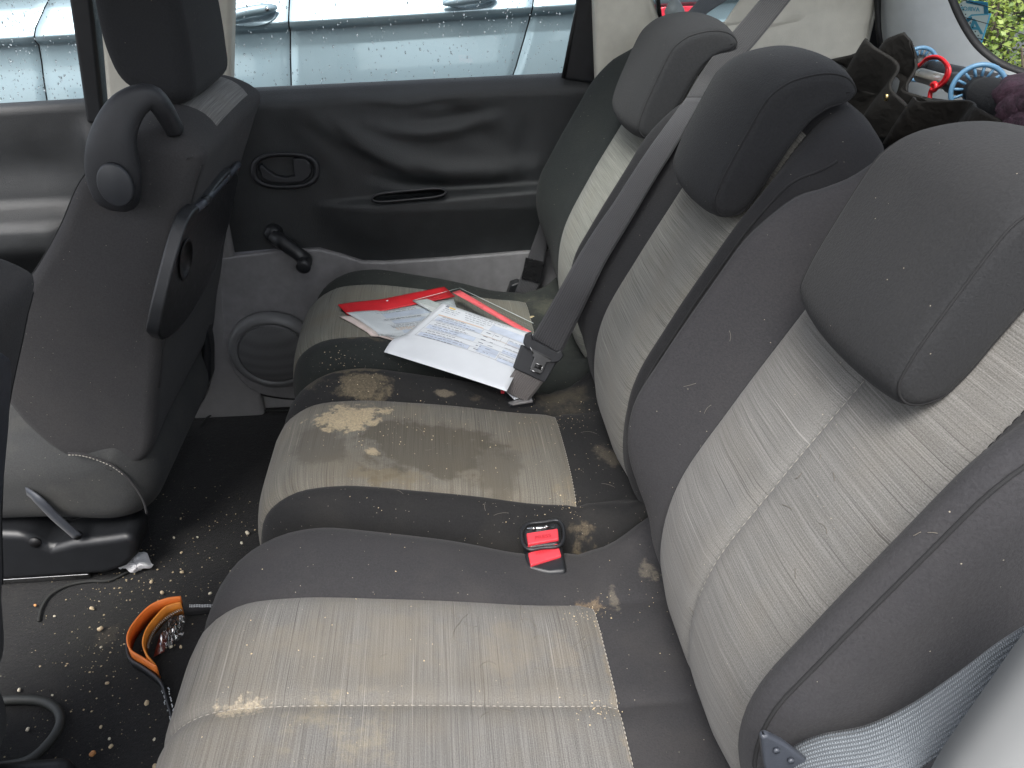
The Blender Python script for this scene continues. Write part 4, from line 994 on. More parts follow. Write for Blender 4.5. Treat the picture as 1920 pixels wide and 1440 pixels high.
# ------------------------------------------------------------------ belts and buckles
def ribbon(name, mat, L_, R_, parent, th=.0014, n=60, wave=0):
    a, b = cat(L_, n), cat(R_, n); vs, uv = [], []
    l = 0
    for i in range(n):
        if i: l += float(np.linalg.norm((a[i] + b[i]) / 2 - (a[i - 1] + b[i - 1]) / 2))
        for k in range(9):
            s_ = k / 8; p = Vector(a[i] * (1 - s_) + b[i] * s_); p += Vector((-.5, -.7, .5)) * (.0012 * math.sin(math.pi * s_)); vs.append(p); uv.append((l, s_ * .048))
    return obj(name, vs, [(i * 9 + k, i * 9 + k + 1, (i + 1) * 9 + k + 1, (i + 1) * 9 + k) for i in range(n - 1) for k in range(8)], mat, parent, uv=uv, solid=th)
def AX(u, v, x): return A(u, v, x=x)
mbelt = empty('seat_belt', (.1, 1.26, .4), 'grey belt coming down between the far and middle seats into its buckle', 'seat belt', 'seat belts')
bp_ = [((1286, 184), (1318, 184)), ((1250, 232), (1290, 236)), ((1215, 280), (1262, 284)), ((1182, 330), (1228, 338)), ((1150, 380), (1196, 392)), ((1118, 426), (1166, 442)), ((1090, 470), (1136, 492)), ((1060, 522), (1110, 545)), ((1030, 575), (1086, 596)), ((996, 634), (1050, 668))]
tt = [min(depth(a[0] * (1 - k) + b[0] * k, a[1] * (1 - k) + b[1] * k) for k in (-.1, .1, .3, .5, .7, .9)) - .008 for a, b in bp_]
tt[-1] = min(tt[-1], 1.42); tt = [min(tt[max(i - 1, 0):i + 2]) * .5 + tt[i] * .5 for i in range(len(tt))]
l_ = [PD(*a, t) for (a, b), t in zip(bp_, tt)]; r_ = [PD(*b, t) for (a, b), t in zip(bp_, tt)]
ribbon('webbing', M['webgrey'], l_, r_, mbelt)
ribbon('shoulder_webbing', M['webdark'], [A(u, v, y=yy) for u, v, yy in ((1500, -100, 1.50), (1428, -5, 1.42), (1345, 95, 1.33), (1312, 140, 1.295))] + [l_[0]], [A(u, v, y=yy) for u, v, yy in ((1570, -100, 1.49), (1487, -5, 1.41), (1400, 100, 1.32), (1350, 145, 1.285))] + [r_[0]], mbelt)
# latch plate on the belt
lo_ = A(1012, 664, y=1.212); ax_d = (A(996, 712, y=1.195) - A(1016, 664, y=1.212)).normalized(); ax_w = (A(1048, 680, y=1.207) - A(978, 646, y=1.215)); ax_w = (ax_w - ax_d * ax_w.dot(ax_d)).normalized(); ax_n = ax_w.cross(ax_d).normalized()
if ax_n.y > 0: ax_n = -ax_n
def LF(w, d, n=0): return lo_ + ax_w * w + ax_d * d + ax_n * n
lm = Matrix((ax_w, ax_d, ax_n)).transposed()
lt = MB().prism([LF(a, b, .001) for a, b in ((-.039, -.024), (-.030, -.031), (-.024, -.020), (.024, -.016), (.030, -.022), (.039, -.014), (.036, -.001), (.024, .006), (-.030, -.002), (-.037, -.008))], ax_n * .012).build('latch_plate', M['plastic_soft'], mbelt, bevel=.003)
MB().prism([LF(a, b, .010) for a, b in ((-.024, -.006), (-.015, .002), (-.013, .008), (-.009, .008), (-.009, .027), (-.006, .031), (.011, .031), (.014, .027), (.014, .008), (.020, .006), (.022, -.002))], ax_n * .003).build('tongue', plain('tongue_metal', (.16, .16, .16), .35, metal=.9), lt, bevel=.0008)
MB().box(LF(.003, .021, .0138), (.013, .007, .001), lm).build('slot', M['seal'], lt)
sl = MB()
for a, b, c, d in ((-.004, .0165, .010, .0165), (.010, .0165, .010, .025), (-.009, .0305, .011, .0315), (-.024, -.006, -.014, .003)): sl.tube([LF(a, b, .0145), LF(c, d, .0145)], .0007, 5)
sl.build('bright_edge', M['chrome'], lt)
MB().prism([LF(a, b, -.002) for a, b in ((-.038, -.004), (.034, -.001), (.028, .044), (-.036, .040))], ax_n * .008).build('latch_cover', M['plastic_soft'], mbelt, bevel=.003)
l3 = [LF(-.030, .036, .002), LF(-.034, .062, -.001), LF(-.030, .085, -.006)]; r3 = [LF(.026, .040, .002), LF(.020, .066, -.001), LF(.014, .088, -.006)]
ribbon('lap_webbing', webbing('warm_webbing', (.16, .145, .14)), l3, r3, mbelt, n=20)
bk_ = empty('belt_buckle', (.13, 1.22, .36), 'black buckle with a grey plate latched in, under the belt by the papers', 'buckle', 'belt buckles')
bq = A(972, 742, z=.372)
def BQ(u, v, z=.372): return A(u, v, z=z)
MB().prism([BQ(u, v, .376) for u, v in ((938, 735), (952, 722), (1000, 732), (1002, 752), (955, 759))], (0, 0, -.026)).build('housing', M['plastic_black'], bk_, bevel=.003)
MB().prism([BQ(u, v, .376) for u, v in ((953, 757), (996, 746), (999, 755), (962, 761))], (0, 0, .004)).build('metal_lip', plain('brushed_lip', (.32, .31, .31), .4, metal=.6), bk_, bevel=.001)
MB().prism([BQ(u, v, .381) for u, v in ((950, 736), (958, 737), (965, 744), (983, 741), (987, 735), (998, 732), (998, 740), (964, 750))], (0, 0, .003)).build('white_plate', M['paper'], bk_, bevel=.0006)
MB().prism([BQ(u, v, .374) for u, v in ((939, 731), (946, 730), (946, 740), (939, 741))], (0, 0, .008)).build('button', M['redb'], bk_, bevel=.001)
MB().prism([BQ(u, v, .374) for u, v in ((947, 727), (960, 712), (985, 722), (1000, 730), (985, 738), (957, 740))], (0, 0, .004)).build('webbing_fold', webbing('fold_webbing', (.13, .125, .125)), bk_, bevel=.001)
def red_buckle(label, px, btn, z, dark=True):
    t = empty('belt_buckle', tuple(A(*px[0], z=z)), label, 'buckle', 'belt buckles')
    MB().prism([A(u, v, z=z) for u, v in px], (0, 0, -.030)).build('housing', M['plastic_black'], t, bevel=.006, seg=4)
    b_ = MB().prism([A(u, v, z=z + .004) for u, v in btn], (0, 0, -.010)).build('button', M['redb'], t, bevel=.002, seg=3)
    return t, b_
rb1, btn1 = red_buckle('red release buckle set in the black recess of the middle seat', [(980, 994), (990, 985), (1044, 978), (1052, 986), (1054, 1012), (1046, 1020), (992, 1026), (983, 1018)], [(987, 999), (1046, 990), (1048, 1010), (990, 1020)], .371)
MB().tube(cat([A(u, v, z=.373) for u, v in ((979, 994), (990, 983), (1020, 979), (1046, 976), (1055, 986), (1056, 1014), (1047, 1024), (1018, 1027), (992, 1030), (981, 1020))], 50, True), .0026, 7, closed=True).build('recess_rim', M['plastic_black'], rb1)
fp = MB()
for u in (1001, 1025): fp.box(A(u, 991 - (u - 1001) * .14, z=.3745), (.005, .003, .004))
fp.box(A(1014, 990, z=.372), (.040, .004, .004)); fp.build('contact', M['chrome'], rb1)
words('press_lettering', 'PRESS', A(1018, 1006, z=.3767), (A(1046, 1002, z=.3767) - A(990, 1011, z=.3767)).normalized(), (A(1017, 995, z=.3767) - A(1019, 1013, z=.3767)).normalized(), .0095, plain('dull_red', (.38, .02, .03), .5), btn1)
rb2, btn2 = red_buckle('tilted red release buckle wedged between the nearest and middle seats', [(983, 1034), (1048, 1013), (1056, 1026), (1064, 1070), (1030, 1074), (988, 1064)], [(990, 1036), (1046, 1018), (1053, 1041), (995, 1059)], .366)
words('press_lettering', 'PRESS', A(1018, 1034, z=.3717), (A(1045, 1026, z=.3717) - A(990, 1044, z=.3717)).normalized(), (A(1015, 1024, z=.3717) - A(1021, 1044, z=.3717)).normalized(), .0085, plain('dull_red', (.5, .025, .035), .5), btn2)
# outer belt of the far seat
fb_ = empty('seat_belt', (.15, 1.74, .4), 'dark belt hanging between the far seat and the door panel', 'seat belt', 'seat belts')
yb = 1.745
ribbon('webbing', M['webgrey'], [A(u, v, y=yb) for u, v in ((1108, 195), (1075, 260), (1045, 330), (1022, 390), (1005, 440), (985, 495), (972, 530), (965, 550))], [A(u, v, y=yb) for u, v in ((1122, 195), (1090, 260), (1062, 330), (1042, 390), (1030, 440), (1020, 495), (1012, 535), (1000, 556))], fb_)
MB().prism([A(u, v, y=yb - .006) for u, v in ((986, 484), (1020, 492), (1012, 530), (978, 522))], (0, .006, 0)).build('tape_wrap', plain('black_tape', (.012, .012, .013), .25, bump=.003, bscale=90), fb_, bevel=.001)
MB().prism([A(u, v, y=yb) for u, v in ((958, 535), (972, 530), (1000, 550), (985, 560), (950, 558))], (0, .03, 0)).build('anchor', M['plastic_black'], fb_, bevel=.004)
MB().tube([A(u, v, y=1.74) for u, v in ((1127, 155), (1118, 160), (1108, 178), (1103, 196), (1108, 205), (1114, 195), (1122, 172))], [.005, .008, .009, .009, .009, .007, .005], 10).build('belt_guide', M['plastic_black'], fb_)
MB().tube([A(u, v, y=1.735) for u, v in ((1135, 145), (1100, 215), (1060, 290), (1040, 345))], .003, 7).build('webbing_edge', M['seal'], fb_)
# belt and its guide in the quarter window
gb_ = empty('belt_guide', tuple(A(1264, 20, y=1.70)), 'pale grey teardrop belt guide against the small quarter window', 'belt guide')
MB().rings([[A(1265 + k * (19 * math.cos(a) if math.sin(a) < 0 else (19 - 9 * math.sin(a)) * math.cos(a)), 20 - k * (26 * math.sin(a)), y=1.69 + o_) for a in np.linspace(0, 6.283, 29)[:-1]] for k, o_ in ((1, .03), (1, .006), (.9, 0), (.1, -.004))]).build('guide_body', plain('guide_grey', (.22, .25, .255), .45), gb_)
sb_ = empty('seat_belt', tuple(A(1310, 20, y=1.68)), 'pale blue grey belt running up past the quarter window', 'seat belt', 'seat belts')
ribbon('webbing', M['webpale'], [A(u, v, y=1.69) for u, v in ((1255, 62), (1290, 22), (1322, -12), (1370, -60))], [A(u, v, y=1.69) for u, v in ((1292, 64), (1320, 30), (1372, -6), (1440, -60))], sb_, n=24)
# belt and pillar trim beside the open near door
nb = empty('seat_belt', tuple(A(1600, 1390, y=.30)), 'shiny woven grey belt looping beside the nearest seat at the open door', 'seat belt', 'seat belts')
ribbon('webbing', M['webpale'], [A(u, v, y=yy) for u, v, yy in ((1465, 1432, .322), (1490, 1400, .322), (1540, 1378, .322), (1620, 1362, .318), (1700, 1325, .312), (1790, 1265, .30), (1870, 1205, .29), (1960, 1150, .28))], [A(u, v, y=yy) for u, v, yy in ((1465, 1500, .285), (1520, 1490, .28), (1600, 1480, .28), (1690, 1460, .28), (1750, 1425, .28), (1840, 1370, .275), (1900, 1320, .275), (1990, 1260, .27))], nb)
MB().prism([A(u, v, y=.305) for u, v in ((1427, 1384), (1440, 1380), (1470, 1395), (1510, 1425), (1560, 1470), (1520, 1500), (1450, 1500), (1432, 1430))], (0, .006, 0)).build('anchor_plate', M['plastic_blue'], nb, bevel=.0025)
for u, v in ((1455, 1405), (1482, 1424)):
    q = A(u, v, y=.3045); MB().tube([q, q + Vector((0, -.002, 0))], .0022, 12).build('rivet', M['plastic_blue'], nb)
npil = [A(u, v, y=.245) for u, v in ((1765, 1530), (1800, 1468), (1835, 1420), (1895, 1340), (1965, 1247), (2085, 1105))]
rings = []
for i, p in enumerate(cat(npil, 24)):
    p = Vector(p); d_ = (Vector(npil[-1]) - Vector(npil[0])).normalized(); b_ = Vector((.75, 0, -.62)).normalized()
    rings.append([p + b_ * (.034 * (1 - math.cos(a))) + Vector((0, -.028 * math.sin(a), 0)) for a in np.linspace(0, math.pi, 13)] + [p + b_ * .068 + Vector((0, .02, 0)), p + Vector((0, .02, 0))])
npz = empty('door_frame', tuple(npil[2]), 'pale grey door frame trim crossing the lower corner beside the near belt', 'door frame')
MB().rings(rings).build('frame_trim', plain('worn_pale_trim', (.24, .245, .245), .4, var=.03, vscale=14), npz)
MB().tube([Vector(p) + Vector((.056, -.012, -.046)) for p in cat(npil, 12)], .006, 8).build('frame_seal', M['seal'], npz)

# ------------------------------------------------------------------ papers and folders on the far seat
LV = [.001]
def sheet(name, quad, mat, parent=None, n=14, sag=.0, curl=.0, th=.0006, **k):
    LV[0] += .0012; lv = LV[0]
    a, b, c, d = [Vector(q) for q in quad]
    def f(s_, t_):
        p = a.lerp(b, s_).lerp(d.lerp(c, s_), t_); p.z += sag * math.sin(math.pi * s_) * math.sin(math.pi * t_) + curl * (s_ * s_ * t_ * t_); p.z = max(p.z, over(p.x, p.y) + lv); return p
    vs = [f(i / n, j / n) for j in range(n + 1) for i in range(n + 1)]
    return obj(name, vs, [(j * (n + 1) + i, j * (n + 1) + i + 1, (j + 1) * (n + 1) + i + 1, (j + 1) * (n + 1) + i) for j in range(n) for i in range(n)], mat, parent, solid=th, **k), f
INK = plain('grey_ink', (.18, .19, .23), .8, var=.3, vscale=900); INKB = plain('pale_blue_print', (.52, .57, .67), .8); INKO = plain('orange_print', (.72, .50, .36), .8); INKY = plain('yellow_print', (.75, .52, .12), .8); LINE = plain('table_line', (.36, .36, .4), .8)
def quadp(mb, f, s0, t0, s1, t1, lift=.0008, m=4):
    for k in range(m):
        a, b = s0 + (s1 - s0) * k / m, s0 + (s1 - s0) * (k + 1) / m
        z = Vector((0, 0, lift)); mb.add([f(a, t0) + z, f(b, t0) + z, f(b, t1) + z, f(a, t1) + z], [(0, 1, 2, 3)])
def textline(mb, f, r, s0, s1, t, h=.008):
    s_ = s0
    while s_ < s1:
        w_ = r.uniform(.012, .05); quadp(mb, f, s_, t, min(s_ + w_, s1), t + h * r.uniform(.6, 1), .0011, 2); s_ += w_ + r.uniform(.008, .016)
rr = random.Random(21)
fold = empty('document_folder', tuple(A(690, 600, z=0.4120)), 'clear document folder with a wide red edge and paper inside, spread open under the papers', 'folder', 'document folders on the far seat')
sheet('back_cover', [A(640, 592, z=0.4140), A(850, 575, z=0.4120), A(820, 690, z=0.4080), A(728, 650, z=0.4090)], M['plastic_black'], fold, sag=.0, th=.003)
sheet('inner_paper', [A(637, 604, z=0.4150), A(700, 600, z=0.4170), A(760, 660, z=0.4120), A(722, 648, z=0.4130)], plain('pink_paper', (.62, .52, .48), .8), fold, th=.002)
red1, fr1_ = sheet('red_edge', [A(634, 578, z=0.4210), A(833, 538, z=0.4260), A(853, 556, z=0.4260), A(652, 596, z=0.4220)], M['red'], fold, sag=.003, th=.0016)
q = fr1_(.42, .35); MB().tube([q + Vector((0, 0, .001)), q + Vector((0, 0, .002))], .0022, 10).build('punch_hole', M['paper'], red1)
lp_ = empty('printed_sheet', tuple(A(720, 610, z=0.4170)), 'printed sheet with pale blue bands lying under the red edged folder film', 'paper sheet', 'printed sheets on the far seat')
p1, f1_ = sheet('page', [A(650, 594, z=0.4205), A(850, 560, z=0.4240), A(880, 650, z=0.4200), A(738, 645, z=0.4180)], M['paper'], lp_, sag=.003)
mb, mi, mo, ml = MB(), MB(), MB(), MB()
for t0, t1 in ((.12, .26), (.34, .44), (.62, .70)): quadp(mb, f1_, .28 if t0 < .3 else .30, t0, .95, t1)
for t in (.06, .10, .29, .31, .47, .50, .53, .75, .80, .86, .92): textline(mi, f1_, rr, .24, .62 if t < .7 else .5, t, .01)
for t in (.55, .57, .60): textline(mo, f1_, rr, .26, .7, t, .012)
for t in (.12, .34, .44, .62, .70): quadp(ml, f1_, .22, t, .95, t + .004, .001)
sheet('film', [A(652, 596, z=0.4235), A(853, 556, z=0.4275), A(880, 640, z=0.4240), A(740, 652, z=0.4200)], M['clear'], fold, sag=.003, th=0)
mb.build('table_band', INKB, p1); mi.build('printed_text', INK, p1); mo.build('orange_text', INKO, p1); ml.build('table_rule', LINE, p1)
cf = empty('plastic_sleeve', tuple(A(900, 580, z=0.4270)), 'see-through sleeve with a red strip, reaching back toward the belt', 'folder', 'document folders on the far seat')
sheet('film', [A(775, 563, z=0.4295), A(862, 540, z=0.4300), A(1000, 606, z=0.4240), A(1000, 640, z=0.4240)], M['clear'], cf, sag=.004, th=0)
sheet('red_strip', [A(848, 548, z=0.4310), A(862, 544, z=0.4315), A(996, 622, z=0.4260), A(978, 622, z=0.4260)], plain('red_film', (.72, .12, .13), .3), cf, sag=.003, th=.0006)
sheet('white_fold', [A(773, 564, z=0.4285), A(800, 560, z=0.4290), A(840, 575, z=0.4280), A(815, 588, z=0.4280)], plain('milky_film', (.55, .57, .56), .3), cf, th=.0005)
ed = MB(); 
for a, b in (((775, 563), (862, 540)), ((862, 540), (1000, 606)), ((775, 563), (826, 590))): ed.tube([A(*a, z=0.4305), A((a[0] + b[0]) / 2, (a[1] + b[1]) / 2, z=0.4335), A(*b, z=0.4285 if b[0] > 900 else .4185)], .0007, 5)
ed.build('welded_edge', plain('pale_film_edge', (.5, .55, .54), .25), cf)
fp_ = empty('printed_sheet', tuple(A(880, 650, z=0.4320)), 'white printed form with a ruled table, topmost and nearest of the papers', 'paper sheet', 'printed sheets on the far seat')
p2, f2_ = sheet('page', [A(831, 568, z=0.4355), A(1004, 628, z=0.4300), A(950, 730, z=0.4240), A(720, 660, z=0.4280)], M['paper'], fp_, n=20, sag=.006, curl=-.004)
mb, mi, ml, mo = MB(), MB(), MB(), MB()
for t0, t1 in ((.26, .33), (.42, .49), (.57, .63)):
    quadp(mb, f2_, .10, t0, .56, t1, m=8); quadp(mb, f2_, .82, t0 + .02, .97, t1 + .02)
quadp(mb, f2_, .60, .10, .95, .22); quadp(mb, f2_, .63, .50, .80, .62)
for t in (.08, .115, .15): textline(mi, f2_, rr, .07, .24, t)
textline(mi, f2_, rr, .28, .72, .05, .01); textline(mi, f2_, rr, .30, .62, .09); textline(mi, f2_, rr, .32, .60, .13, .011); textline(mi, f2_, rr, .34, .55, .17)
for t in (.245, .28, .315, .365, .40, .44, .475, .525, .56, .60, .635): textline(mi, f2_, rr, .14, .46 + rr.uniform(-.08, .06), t, .009)
for t in (.27, .35, .41, .47, .53, .59): textline(mi, f2_, rr, .60, .645, t, .013); textline(mi, f2_, rr, .685, .73, t, .009); textline(mi, f2_, rr, .82, .95, t, .007)
for t in (.23, .34, .42, .50, .57, .64): quadp(ml, f2_, .08, t, .97, t + .0035, .001, 8)
for s_ in (.08, .56, .67, .75, .81, .97): quadp(ml, f2_, s_, .23, s_ + .003, .645, .001, 1)
quadp(mo, f2_, .08, .215, .55, .228, m=6); quadp(mo, f2_, .58, .335, .97, .342, m=6)
mb.build('table_band', INKB, p2); mi.build('printed_text', INK, p2); ml.build('table_rule', LINE, p2); mo.build('orange_rule', INKO, p2)
my = MB(); quadp(my, f2_, .10, .035, .17, .06); my.build('logo_mark', INKY, p2)
mk_ = MB(); quadp(mk_, f2_, .06, .02, .09, .028); quadp(mk_, f2_, .06, .035, .095, .055); mk_.build('logo_frame', INK, p2)

# torn seam with foam at the back of the far cushion
fo = MB(); q = A(975, 600, z=.383)
for _ in range(70):
    c = A(rr.uniform(958, 1000), rr.uniform(592, 612), z=.372 + rr.uniform(-.006, .004)); s_ = rr.uniform(.002, .006); fo.box(c, (s_, s_ * 1.4, s_), Matrix.Rotation(rr.uniform(0, 3), 3, 'Z'))
o = fo.build('foam_tear', plain('old_foam', (.45, .37, .22), .95), seat3); o['kind'] = 'stuff'

# ------------------------------------------------------------------ things on the carpet
col_ = empty('orange_strap', tuple(A(280, 1200, z=0)), 'orange leather pull strap with two loops lying open on the black carpet', 'strap')
def band(name, pts, h, mat, parent, z0=.004, n=50, th=.003):
    c = cat([A(u, v, z=zz) for u, v, zz in pts], n); vs = []
    for p in c:
        p = Vector(p); vs += [p, p + Vector((.10, -.18, 1)).normalized() * h]
    return obj(name, vs, [(2 * i, 2 * i + 1, 2 * i + 3, 2 * i + 2) for i in range(n - 1)], mat, parent, solid=th)
band('outer_loop', [(345, 1142, .012), (318, 1146, .010), (290, 1158, .006), (264, 1184, .004), (248, 1212, .004), (252, 1240, .004), (275, 1256, .004), (300, 1272, .006)], .040, M['orange'], col_)
band('inner_loop', [(345, 1150, .014), (318, 1158, .012), (298, 1178, .008), (282, 1200, .006), (275, 1224, .005), (281, 1246, .005), (298, 1268, .006)], .036, plain('amber_leather', (.72, .24, .03), .42, bump=.0003), col_)
band('black_backing', [(345, 1146, .010), (316, 1148, .007), (286, 1160, .003), (259, 1186, .001), (243, 1216, .001), (248, 1246, .001), (272, 1262, .001), (305, 1290, .002), (318, 1330, .002), (330, 1370, .002)], .022, M['plastic_soft'], col_, th=.004)
st_ = MB()
for k in range(26):
    t_ = k / 25; u = 338 - 62 * math.sin(t_ * 1.5); v = 1142 + 70 * t_ ** 1.3
    st_.tube([A(u, v, z=.034 - .012 * t_), A(u + 3, v + 3.5, z=.033 - .012 * t_)], .0009, 5)
st_.build('stitching', M['thread'], col_)
band('black_tail', [(345, 1152, .004), (372, 1150, .004), (400, 1146, .005), (425, 1140, .006)], .022, M['dark'], col_, th=.005)
ch = MB(); ch2 = MB(); ch3 = MB()
for k in range(20):
    for j in (0, 1): ch.box(A(356 + k * 3.0, 1134.5 + j * 3 + .25 * math.sin(k), z=.032), (.0014, .0013, .002))
for k in range(30):
    if rr.random() < .7: ch2.box(A(304 + k * .8 + rr.uniform(-1.5, 1.5), 1296 + k * 3, z=.02), (.0012, .0016, .002))
    if rr.random() < .7: ch3.box(A(316 + k * .5 + rr.uniform(-1, 1), 1290 + k * 2.2, z=.024), (.0012, .0016, .002))
ch2.build('beading', M['paper'], col_); ch3.build('beading', M['paper'], col_)
ch.build('beading', M['paper'], col_)
pch = empty('plastic_pouch', tuple(A(320, 1190, z=0)), 'crumpled clear plastic pouch tucked inside the orange strap', 'plastic pouch')
pv, pf = [], []; nn = 12; wz = vnoise(77, 8)
quad = [A(u, v, z=.015) for u, v in ((322, 1148), (348, 1152), (345, 1192), (291, 1228))]
for j in range(nn + 1):
    for i in range(nn + 1):
        p = quad[0].lerp(quad[1], i / nn).lerp(quad[3].lerp(quad[2], i / nn), j / nn); p.z += .013 * wz(i * 1.3, j * 1.5) + .006 * rr.uniform(-1, 1); pv.append(p)
fm = bpy.data.materials.new('crinkled_film'); fm.use_nodes = True; ft = fm.node_tree; ft.nodes.clear()
fo_ = ft.nodes.new('ShaderNodeOutputMaterial'); m1 = ft.nodes.new('ShaderNodeMixShader'); t1 = ft.nodes.new('ShaderNodeBsdfTransparent'); g1_ = ft.nodes.new('ShaderNodeBsdfGlossy'); g1_.inputs['Roughness'].default_value = .12
m1.inputs[0].default_value = .34; ft.links.new(t1.outputs[0], m1.inputs[1]); ft.links.new(g1_.outputs[0], m1.inputs[2]); ft.links.new(m1.outputs[0], fo_.inputs[0])
obj('film', pv, [(j * (nn + 1) + i, j * (nn + 1) + i + 1, (j + 1) * (nn + 1) + i + 1, (j + 1) * (nn + 1) + i) for j in range(nn) for i in range(nn)], fm, pch, smooth=False)
plate('tint_patch', [A(u, v, z=.006) for u, v in ((300, 1190), (318, 1180), (308, 1222), (288, 1232))], (0, 0, .001), plain('red_tint', (.16, .03, .02), .3), pch, 0)
tis = []; ou = cat([(220, 1062), (228, 1058), (244, 1050), (258, 1040), (276, 1042), (283, 1056), (289, 1063), (284, 1069), (264, 1070), (247, 1076), (236, 1070), (226, 1067)], 40, True)
cen = np.mean(ou, 0); tv = [A(*cen, z=.022)]; tf = []
for k in range(1, 7):
    for i, q in enumerate(ou):
        r_ = k / 6; p = A(*(cen + (q - cen) * r_), z=.004 + .020 * (1 - r_ ** 2)); p.z += .010 * wz(p.x * 150, p.y * 150) * (1.2 - .4 * r_) + rr.uniform(0, .004) + .004; tv.append(p)
for i in range(40): tf.append((0, 1 + i, 1 + (i + 1) % 40))
for k in range(5):
    for i in range(40): tf.append((1 + k * 40 + i, 1 + (k + 1) * 40 + i, 1 + (k + 1) * 40 + (i + 1) % 40, 1 + k * 40 + (i + 1) % 40))
tag(obj('paper_scrap', tv, tf, plain('tissue_white', (.85, .85, .86), .8, var=.02), solid=.001, smooth=False), 'crumpled white paper scrap on the carpet beside the seat rail', 'paper scrap')
tag(MB().tube(cat([A(u, v, z=.012) for u, v in ((-30, 1316), (40, 1312), (85, 1317), (110, 1335), (112, 1360), (90, 1395), (55, 1425), (0, 1438), (-40, 1442))], 50), .0075, 9).build('rubber_hose', plain('hose_rubber', (.03, .032, .03), .6)), 'black rubber hose curling out from under the nearest front seat', 'hose')
tag(MB().tube(cat([A(u, v, z=.004) for u, v in ((72, 1165), (78, 1140), (95, 1115), (125, 1098), (165, 1090), (205, 1088), (240, 1072))], 50), .0026, 8).build('carpet_edge', plain('carpet_binding', (.022, .023, .022), .9)), 'bound edge of the carpet mat curving behind the rail', 'mat edge')
tag(MB().tube(cat([A(u, v, z=.004) for u, v in ((375, 800), (390, 782), (415, 772), (470, 770), (540, 770))], 40), .0025, 8).build('carpet_edge', plain('carpet_binding', (.022, .023, .022), .9)), 'bound edge of the carpet mat along the far door sill', 'mat edge')
tag(MB().tube(cat([A(u, v, z=.01) for u, v in ((218, 1055), (232, 1030), (246, 1026), (250, 1040), (244, 1056))], 30), .005, 8).build('rail_cable', M['plastic_soft']), 'black cable loop at the end of the seat rail', 'cable')
# pellets and crumbs
def pellet(seed, s_):
    r = random.Random(seed); mb = MB(); n = 9; rings = []
    for k, (rr_, hh) in enumerate(((.55, -1), (.95, -.75), (1, -.1), (.97, .6), (.5, 1))):
        rings.append([Vector((s_ * hh * 1.25, s_ * rr_ * math.cos(a) * r.uniform(.8, 1.15), s_ * rr_ * math.sin(a) * r.uniform(.75, 1.1))) for a in np.linspace(0, 6.283, n + 1)[:-1]])
    return mb.rings(rings)
PEL = [plain('pellet_tan', (.50, .40, .26), .85, var=.25, vscale=300), plain('pellet_pale', (.62, .56, .44), .85, var=.25, vscale=300), plain('pellet_orange', (.55, .26, .10), .8, var=.25, vscale=300)]
protos = {}
spots = [(188, 1180, 2.1, 0), (172, 1141, 1.6, 0), (200, 967 + 146, 0, 0), (275, 1319, 1.9, 0), (174, 1414, 2.0, 2), (123, 1083, 1.8, 2), (284, 1091, 1.6, 0), (304, 1112, 1.7, 0), (341, 1073, 1.5, 0), (464, 1000, 2.0, 1), (453, 1018, 1.4, 1), (492, 1004, 1.6, 0), (394, 1113, 1.4, 1), (340, 1036, 1.2, 0), (201, 1281, 1.3, 0), (36, 1294, 1.4, 1), (52, 1368, 1.4, 1), (208, 1400, 1.5, 0), (290, 1437, 1.5, 0), (321, 1213, 1.4, 1), (339, 1213, 1.3, 0), (326, 1008, 1.1, 1), (339, 972, 1.0, 0), (242, 1185, 1.0, 1), (66, 1135, 1.2, 2), (147, 1061, 1.4, 0), (205, 1385, 1.0, 1), (289, 1386, 1.0, 1), (189, 1363, 1.1, 0), (102, 1155, 1.0, 1), (370, 1007, 1.0, 1), (433, 1072, 1.2, 1), (189, 1213, .9, 1), (98, 1303, .9, 1)]
for u, v, s_, mi_ in spots:
    if not s_: continue
    key = (mi_, rr.randrange(2))
    if key not in protos:
        o = pellet(len(protos) + 3, 1.0).build('food_pellet', PEL[mi_]); protos[key] = o; C.objects.unlink(o)
    o = protos[key].copy(); C.objects.link(o); sc_ = s_ * .0019; o.scale = (sc_, sc_, sc_)
    p = A(u, v, z=.004); o.location = (p.x, p.y, sc_ * .9 + .002); o.rotation_euler = (rr.uniform(0, 3), rr.uniform(-.3, .3), rr.uniform(0, 6.28))
    tag(o, ['tan food pellet dropped on the black carpet', 'pale cream food pellet dropped on the black carpet', 'orange brown food pellet dropped on the black carpet'][mi_], 'food pellet', 'food pellets on the carpet')
for o in protos.values(): bpy.data.objects.remove(o)
dm = MB()
def crumb(p, s_):
    a = rr.uniform(0, 6.28); d = Vector((math.cos(a), math.sin(a), 0)); e = Vector((-d.y, d.x, 0)) * rr.uniform(.5, 1)
    dm.add([p + d * s_, p + e * s_, p - d * s_, p - e * s_, p + Vector((0, 0, s_ * .9)), p - Vector((0, 0, s_ * .4))], [(0, 1, 4), (1, 2, 4), (2, 3, 4), (3, 0, 4), (0, 3, 5), (3, 2, 5), (2, 1, 5), (1, 0, 5)])
for _ in range(420):
    c = rr.choice([(230, 1160, 90), (330, 1020, 70), (120, 1330, 90), (400, 960, 60), (200, 1110, 60), (280, 1080, 50), (180, 1220, 50)])
    u, v = rr.gauss(c[0], c[2]), rr.gauss(c[1], c[2] * .7)
    p = A(u, v, z=.004)
    if p.x < -.30 and p.y < 1.75 and p.y > .3 and 0 < v: crumb(p, rr.choice([.0007, .0009, .0012, .0016, .0022]) * rr.uniform(.7, 1.2))
tag(dm.build('crumbs', M['crud'], smooth=False), 'fine pale crumbs and grit scattered over the carpet', 'crumbs', kind='stuff')
